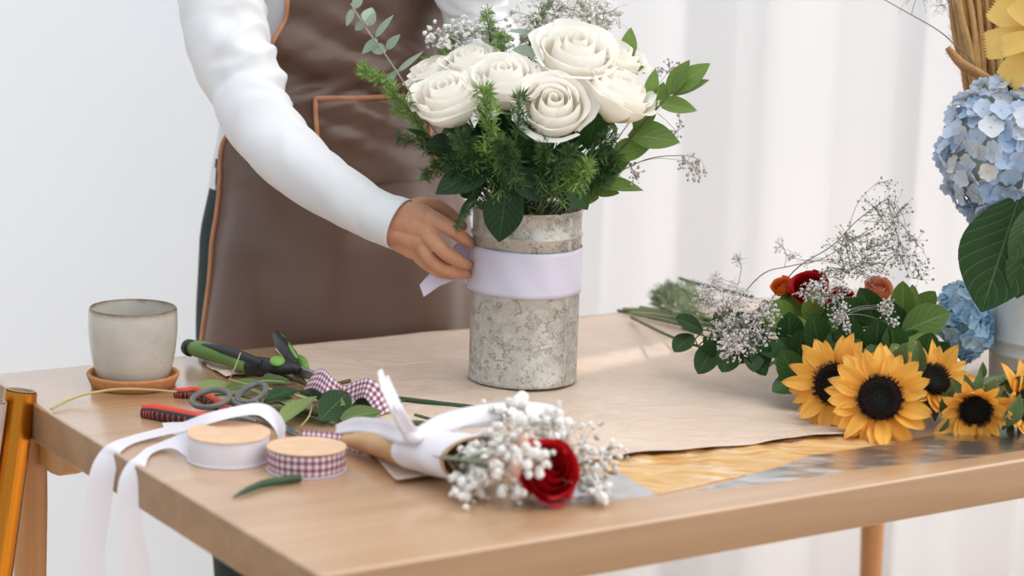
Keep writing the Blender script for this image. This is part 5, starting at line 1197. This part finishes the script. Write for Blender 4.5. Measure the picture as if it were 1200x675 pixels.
# hydrangeas --------------------------------------------------------------------
def floret4(mat, seed):
    rnd = random.Random(seed); b = MB()
    for i in range(4):
        a = i * pi / 2 + rnd.uniform(-.12, .12); ca, sa = cos(a), sin(a); W = rnd.uniform(.85, 1.05)
        def fn(u, v):
            s = u * 2 - 1; w = .62 * W * sin(pi * min(1, .10 + .80 * v) ** 1.1) ** .7; x = v * 1.0; y = s * w; z = .22 * v * v + .22 * s * s * v - .18 * v ** 4 + .05 * noise.noise(V((u * 3, v * 3, seed + i)))
            return V((x * ca - y * sa, x * sa + y * ca, z + .02 * (i % 2)))
        b.grid(fn, 5, 5)
    b.ball((0, 0, .06), .10, 8, 5); return b.mesh('floret', mat)
def hydrangea(label, c, rr, n, mat, axis, fl, stem_to, seed, group=None):
    rnd = random.Random(seed); t = thing('hydrangea', label, 'hydrangea', c, group=group); fls = [floret4(mat, seed + i) for i in range(3)]; rr = V(rr)
    todo = []
    for i in range(n):
        z = 1 - 2 * (i + .5) / n; a = i * 2.39996; q_ = sqrt(1 - z * z); d = V((q_ * cos(a), q_ * sin(a), z)); d = (d + V([rnd.uniform(-.12, .12) for _ in range(3)])).normalized()
        pos = V((d.x * rr.x, d.y * rr.y, d.z * rr.z)) * rnd.uniform(.88, 1.04); nn = (d + V([rnd.uniform(-.55, .55) for _ in range(3)])).normalized()
        todo.append((pos.y - pos.z * .2 + pos.x * .1, fls[i % 3], Matrix.Translation(pos) @ rot_to(nn, rnd.uniform(0, 6)).to_matrix().to_4x4() @ Matrix.Scale(fl * rnd.uniform(.85, 1.15), 4)))
    todo.sort(key=lambda q: q[0]); rest = MB()
    for i, (_, me, M) in enumerate(todo):
        if i < 100: inst('floret', me, t, M)
        else: rest.add([M @ v.co for v in me.vertices], [tuple(f.vertices) for f in me.polygons])
    if rest.v: inst('floret_mass', rest.mesh('floret_mass', mat), t, Matrix())['kind'] = 'stuff'
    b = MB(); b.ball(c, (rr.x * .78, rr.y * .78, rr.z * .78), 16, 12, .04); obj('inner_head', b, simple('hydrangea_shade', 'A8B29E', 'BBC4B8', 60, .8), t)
    b = MB(); b.tube(catmull([c] + [V(x) for x in stem_to], 6), .004, 10); obj('stem', b, m_stem, t); return t
m_hy = random_tint('hydrangea_petal', ((0, 'AFC6E2'), (.3, 'C6D5E8'), (.55, 'D6DEE9'), (.75, 'E3E5E8'), (.9, 'EAE4D8'), (1, 'BFD0E8')), .6, .25)
m_hyb = random_tint('blue_hydrangea_petal', ((0, '8FBBDD'), (.4, 'ACD0E8'), (.7, 'C2DEEE'), (1, 'D2E2EA')), .6, .25)
HC = Q(1170, 178, 2.50)
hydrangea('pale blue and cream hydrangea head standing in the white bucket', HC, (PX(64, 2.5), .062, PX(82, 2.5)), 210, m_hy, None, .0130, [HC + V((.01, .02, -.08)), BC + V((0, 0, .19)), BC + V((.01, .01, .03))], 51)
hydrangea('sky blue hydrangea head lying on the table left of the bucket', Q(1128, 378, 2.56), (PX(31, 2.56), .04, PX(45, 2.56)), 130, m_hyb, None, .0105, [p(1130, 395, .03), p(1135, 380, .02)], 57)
m_hl = leafmat('hydrangea_leaf', '26421C', '304F25', '6E8A5A', .5, .12, nveins=9, veinw=.035, vfac=.5)
b0 = Q(1196, 222, 2.455)
sprig('hydrangea_leaf_sprig', 'large serrated green hydrangea leaf hanging over the bucket rim', 'leaves', [BC + V((0, -.02, .15)), Q(1215, 225, 2.47), b0], [(Q(1196, 226, 2.45), Q(1150, 366, 2.445), (-.25, -1, .1), PX(102, 2.45), .10, .05)], m_hl, m_stem, .002, serr=.06, shape=1.0)
sprig('hydrangea_leaf_sprig', 'dark folded hydrangea leaf beside the large one at the right edge', 'leaves', [BC + V((.02, -.02, .15)), Q(1220, 235, 2.46), Q(1214, 240, 2.45)], [(Q(1214, 236, 2.44), Q(1183, 308, 2.43), (.5, -.9, .1), PX(52, 2.44), .3, .05), (Q(1214, 262, 2.44), Q(1192, 350, 2.44), (.2, -.9, .1), PX(60, 2.44), .2, .05)], m_hl, m_stem, .002, serr=.06, shape=1.0)
# white paper tube of wrapped stems by the lying hydrangea
c = [T(1096, 398, 2.5), T(1112, 416, 2.47), T(1124, 432, 2.44)]
tag(obj('wrapped_stem', MB().tube(catmull(c, 4), .0065, 14), simple('white_tape', 'DCDCD8', rough=.7)), 'thick white taped stem slanting down beside the lying hydrangea', 'stem')
# dried grasses in the bucket
m_wheat = simple('dry_grass', 'BE945C', 'D2AC76', 50, .85, trans=.1)
GX = 'tan dried grass plumes in the white bucket'
rg = random.Random(5)
for i in range(44):
    x1 = 1108 + i * 2.2 + rg.uniform(-4, 4); x0 = 1138 + i * 1.5; d = 2.62 + rg.uniform(-.03, .05)
    a0 = Q(x0, 105 + rg.uniform(0, 40), d); a1 = Q(x1, -70 + rg.uniform(-40, 30), d + .02); t = thing('dried_grass_plume', 'tan dried grass plume standing upright in the white bucket', 'dried grass', BC + V((0, 0, .02)), group=GX)
    mid = a0.lerp(a1, .5) + V((rg.uniform(-.006, .006), 0, 0)); cp = catmull([BC + V((rg.uniform(-.03, .03), rg.uniform(-.03, .03), .02)), BC + V((rg.uniform(-.05, .05), rg.uniform(-.04, .05), .19)), a0], 5)
    obj('stem', MB().tube(cp, .0012, 6), m_straw, t)
    cp = catmull([a0, a0.lerp(a1, .25), mid, a1], 6); b = MB(); b.tube(cp, lerps([.0014, .0040, .0044, .0032, .001], len(cp)), 8)
    for j in range(90):
        k_ = rg.randrange(1, len(cp) - 1); ax = (cp[k_] - cp[k_ - 1]).normalized(); o = V([rg.gauss(0, 1) for _ in range(3)]); o = (o - ax * o.dot(ax)).normalized(); q0 = cp[k_] + o * .003; q1 = q0 + (o * .5 + ax).normalized() * rg.uniform(.008, .016); sd = ax.cross(o) * .0006
        b.add([q0 - sd, q0 + sd, q1], [(0, 1, 2)])
    obj('plume', b, m_wheat, t)
b = MB(); cp = catmull([Q(1160, 92, 2.57), Q(1142, 84, 2.56), Q(1126, 74, 2.55), Q(1110, 56, 2.55)], 6); b.tube(cp, lerps([.003, .0062, .006, .0055, .003], len(cp)), 12)
t = thing('bunny_tail_grass', 'bent brown furry grass head poking left out of the dried grasses', 'dried grass', BC + V((0, 0, .02)))
for j in range(500):
    k_ = rg.randrange(1, len(cp) - 1); ax = (cp[k_] - cp[k_ - 1]).normalized(); o = V([rg.gauss(0, 1) for _ in range(3)]); o = (o - ax * o.dot(ax)).normalized(); q0 = cp[k_] + o * .004; q1 = q0 + (o + ax * .8).normalized() * .005; sd = ax.cross(o) * .0004; b.add([q0 - sd, q0 + sd, q1], [(0, 1, 2)])
obj('plume', b, simple('brown_grass', 'A87C4E', 'B98E60', 50, .9), t); obj('stem', MB().tube(catmull([Q(1160, 92, 2.57), Q(1185, 130, 2.6), BC + V((0, .02, .19)), BC + V((0, 0, .02))], 6), .0012, 6), m_straw, t)
# thin bare twigs at the top right
spray('dry_twig_spray', 'thin bare grey twigs arching left out of the bucket at the top right', 'dry twigs', BC + V((0, 0, .02)), [BC + V((-.02, 0, .2)), Q(1150, 90, 2.60), Q(1122, 56, 2.59), Q(1100, 36, 2.59), Q(1062, 14, 2.59), Q(1030, -4, 2.59)], [blob(1076, -10, 2.59, 30, 26, .02, 9)], [BDB, BDB], m_gypsd, .0008, 61, rs=.0007, minis=1, part='bud')
spray('dry_twig_spray', 'fine feathery dry twigs standing just left of the dried grasses', 'dry twigs', BC + V((0, 0, .02)), [BC + V((-.02, 0, .2)), Q(1140, 80, 2.60), Q(1124, 30, 2.6), Q(1112, -5, 2.6)], [blob(1104, 4, 2.6, 16, 26, .02, 26)], [BDB, BDB], m_gypsd, .0007, 62, rs=.0005, minis=2, part='bud')
# yellow flower at the right edge
m_yel = simple('yellow_petal', 'E2BE62', 'EBCB7C', 40, .6, trans=.25)
YC = Q(1226, 40, 2.47); t = thing('yellow_flower', 'pale yellow flower with fringed petals above the hydrangea at the right edge', 'flower', YC, rot_to((-.25, -1, .1))); Mw = WM[t]
def fringe(a, L, W, z0, tilt):
    def fn(u, v):
        s = u * 2 - 1; w = W * .5 * (.35 + .65 * sin(pi * (.08 + .62 * v)) ** .8); r = L * v
        if v > .99: r += L * .10 * ((u * 9) % 1 - .5)
        w *= 1 + .10 * (((v * 13) % 1) - .5)
        x = .012 + r; y = s * w; z = z0 + tilt * r + .10 * W * s * s - .25 * L * v * v
        return Mw @ V((x * cos(a) - y * sin(a), x * sin(a) + y * cos(a), z))
    return MB().grid(fn, 26, 26)
for i in range(9): obj('petal', fringe(i * .698 + .35, .058, .036, -.004 * (i % 2), .15), m_yel, t)
for i in range(6): obj('petal', fringe(i * 1.047 + .1, .040, .026, .006, .45), m_yel, t)
b = MB(); b.lathe([(0, .012), (.008, .010), (.013, .003), (.010, -.006), (.003, -.012)], 20, Mw); obj('centre', b, simple('ochre_centre', 'C79A34', 'B98A2A', 120, .8), t)
b = MB(); b.tube(catmull([YC + V((0, .01, 0)), YC + V((.01, .06, -.06)), BC + V((.02, .0, .2)), BC + V((.02, 0, .03))], 6), .003, 10); obj('stem', b, m_stem, t)
sprig('leafy_sprig', 'dark green leaves between the dried grasses and the hydrangea', 'leaves', [BC + V((.01, 0, .19)), Q(1196, 110, 2.55), Q(1190, 85, 2.54)], [(Q(1196, 100, 2.53), Q(1166, 82, 2.52), (0, -.9, .4), PX(26)), (Q(1200, 98, 2.52), Q(1176, 66, 2.53), (0, -.9, .4), PX(22)), (Q(1204, 106, 2.52), Q(1172, 98, 2.51), (0, -.8, .5), PX(24))], m_rusd)
# ================================================================ wrapped red rose bouquet in the foreground
RP = [P(404, 516, .012), P(440, 520, .018), P(480, 526, .026), P(520, 532, .031), P(556, 540, .032)]
wr = thing('bouquet_wrapper', 'kraft paper cone tied with a white satin ribbon, lying in front of the vase', 'wrapper', P(480, 535))
cpts = catmull(RP, 8); n = len(cpts); Rr = lerps([.006, .014, .022, .027, .029], n)
def cone(u, v):
    i = v * (n - 1); k_ = min(int(i), n - 2); c = cpts[k_].lerp(cpts[k_ + 1], i - k_); r = Rr[k_] + (Rr[k_ + 1] - Rr[k_]) * (i - k_)
    ax = (cpts[-1] - cpts[0]).normalized(); s_ = ax.cross(V((0, 0, 1))).normalized(); up = s_.cross(ax)
    a = radians(-200 + 400 * u); rr = r * (1 + .05 * fbm(V((u * 5, v * 3, 1)), 1, 2)) + .0025 * u
    p_ = c + s_ * cos(a) * rr + up * sin(a) * rr * .72 + ax * (.012 * sin(u * 9) * v)
    p_.z = max(p_.z, TZ + .0032 + .001 * u); return p_
o = obj('paper_cone', MB().grid(cone, 90, 40), m_wrap, wr); s = o.modifiers.new('paper', 'SOLIDIFY'); s.thickness = .0004
# white sash round the cone
def sash(u, v):
    p_ = cone(u, .55 + .43 * v + .015 * sin(u * 8)); i = (.55 + .43 * v) * (n - 1); c = cpts[int(i)]; d = (p_ - c); return p_ + d.normalized() * (.0022 + .0015 * fbm(V((u * 7, v * 4, 2)), 1, 4))
obj('sash', MB().grid(lambda u, v: sash(.02 + .96 * u, v), 70, 14), m_sat, wr, label='wide white satin sash')
kn = P(484, 512, .050)
b = MB(); b.ball(kn, (.010, .008, .007), 14, 10, .05); obj('knot', b, m_sat, wr)
def tail(pts, wd, w): o = obj('ribbon_tail', ribbon(MB(), pts, wd, w, 8, 4, .08), m_sat, wr, label='white satin ribbon tail'); m = o.modifiers.new('weave', 'SOLIDIFY'); m.thickness = .0003
tail([kn, P(474, 497, .066), P(462, 474, .088), P(450, 450, .104), P(445, 433, .112)], [V((1, .3, .3)), V((1, .4, .2)), V((.8, .6, .1)), V((.5, .8, .1)), V((.3, .8, .1))], [.016, .016, .014, .012, .010])
tail([kn, P(478, 498, .062), P(468, 478, .084), P(458, 455, .100), P(453, 440, .106)], [V((1, .2, .3)), V((.9, .6, .2)), V((.7, .8, .1)), V((.5, .8, .1)), V((.4, .8, .1))], [.014, .012, .010, .009, .007])
tail([kn, P(515, 497, .058), P(560, 488, .060), P(615, 484, .056), P(655, 490, .040), P(660, 503, .026)], [V((0, .8, .6)), V((0, .8, .7)), V((0, .7, .8)), V((0, .6, .8)), V((0, .6, .8)), V((0, .8, .5))], [.018, .024, .026, .026, .024, .02])
tail([kn, P(462, 506, .046), P(440, 500, .036), P(415, 498, .022), P(392, 503, .008)], [V((0, .8, .6)), V((0, .8, .7)), V((0, .9, .5)), V((0, .9, .5)), V((0, .8, .3))], [.018, .024, .026, .024, .016])
# stems inside the cone and the things it holds
RC = P(641, 562, .022)
rose('red rose in the wrapped bouquet in the foreground', P(641, 551, .034), (.42, -.72, .45), .058, ROSE_R, [P(570, 545, .040), P(500, 530, .03), P(420, 518, .014)], 1.0)
m_rbud = simple('pinkish_bud', 'C9A08E', 'B98A78', 60, .7)
BG2 = blossom_mesh(m_gyp, 'blossom', 1, 10, 12)
def fblob(x, y, z, rx, ry, rz, n):
    c = P(x, y, z); return (c, (rx * c.y / FPX, .028, ry * c.y / FPX), n)
def stemway(x, y, z): return [P(480, 527, .03), P(540, 538, .042), P(x, y, z)]
spray('gypsophila_spray', 'big white baby\'s breath blossoms left of the red rose in the foreground', 'baby\'s breath', P(415, 518, .014), stemway(585, 545, .05), [fblob(560, 535, .040, 16, 16, .02, 30), fblob(558, 558, .024, 24, 22, .02, 30), fblob(590, 520, .045, 34, 24, .02, 30), fblob(600, 545, .052, 30, 24, .02, 16)], [BG2, BW], m_gyps, .0058, 71, rs=.0008, minis=1, budfrac=.25)
spray('gypsophila_spray', 'tall white blossoms of the foreground bouquet standing up towards the vase', 'baby\'s breath', P(415, 518, .014), stemway(610, 510, .06), [fblob(616, 478, .075, 22, 20, .02, 9), fblob(640, 500, .062, 30, 18, .02, 18), fblob(586, 488, .060, 24, 12, .02, 5)], [BG2, BW], m_gyps, .0062, 72, rs=.0007, minis=1, budfrac=.3)
spray('gypsophila_spray', 'pale blossoms right of the red rose, thinning out towards the cellophane', 'baby\'s breath', P(415, 518, .014), stemway(660, 530, .05), [fblob(676, 515, .05, 26, 26, .02, 24), fblob(692, 548, .03, 26, 28, .02, 28), fblob(718, 535, .03, 18, 20, .02, 14)], [BG2, BB], simple('grey_stem', '9B988C', 'ABA89C', 60, .8), .0036, 73, rs=.0006, minis=2, budfrac=.45)
spray('gypsophila_spray', 'white blossoms lying in front of the red rose on the table', 'baby\'s breath', P(415, 518, .014), stemway(600, 560, .03), [fblob(545, 570, .016, 18, 14, .012, 18), fblob(600, 572, .016, 26, 10, .012, 20), fblob(700, 572, .014, 22, 10, .012, 18), fblob(625, 538, .060, 20, 20, .02, 12)], [BG2, BW], m_gyps, .0058, 74, rs=.0007, minis=1, budfrac=.25)
for lab, x, y, z in (('upper pink brown bud above the red rose in the foreground', 612, 521, .06), ('lower pink brown bud beside the red rose in the foreground', 604, 548, .055)):
    b = MB(); c_ = P(x, y, z); b.ball(c_, (.006, .006, .010), 12, 8, .05); b.tube([c_ - V((0, 0, .006)), P(560, 540, .042)], [.0014, .001], 6); tag(obj('rose_bud', b, m_rbud), lab, 'bud')
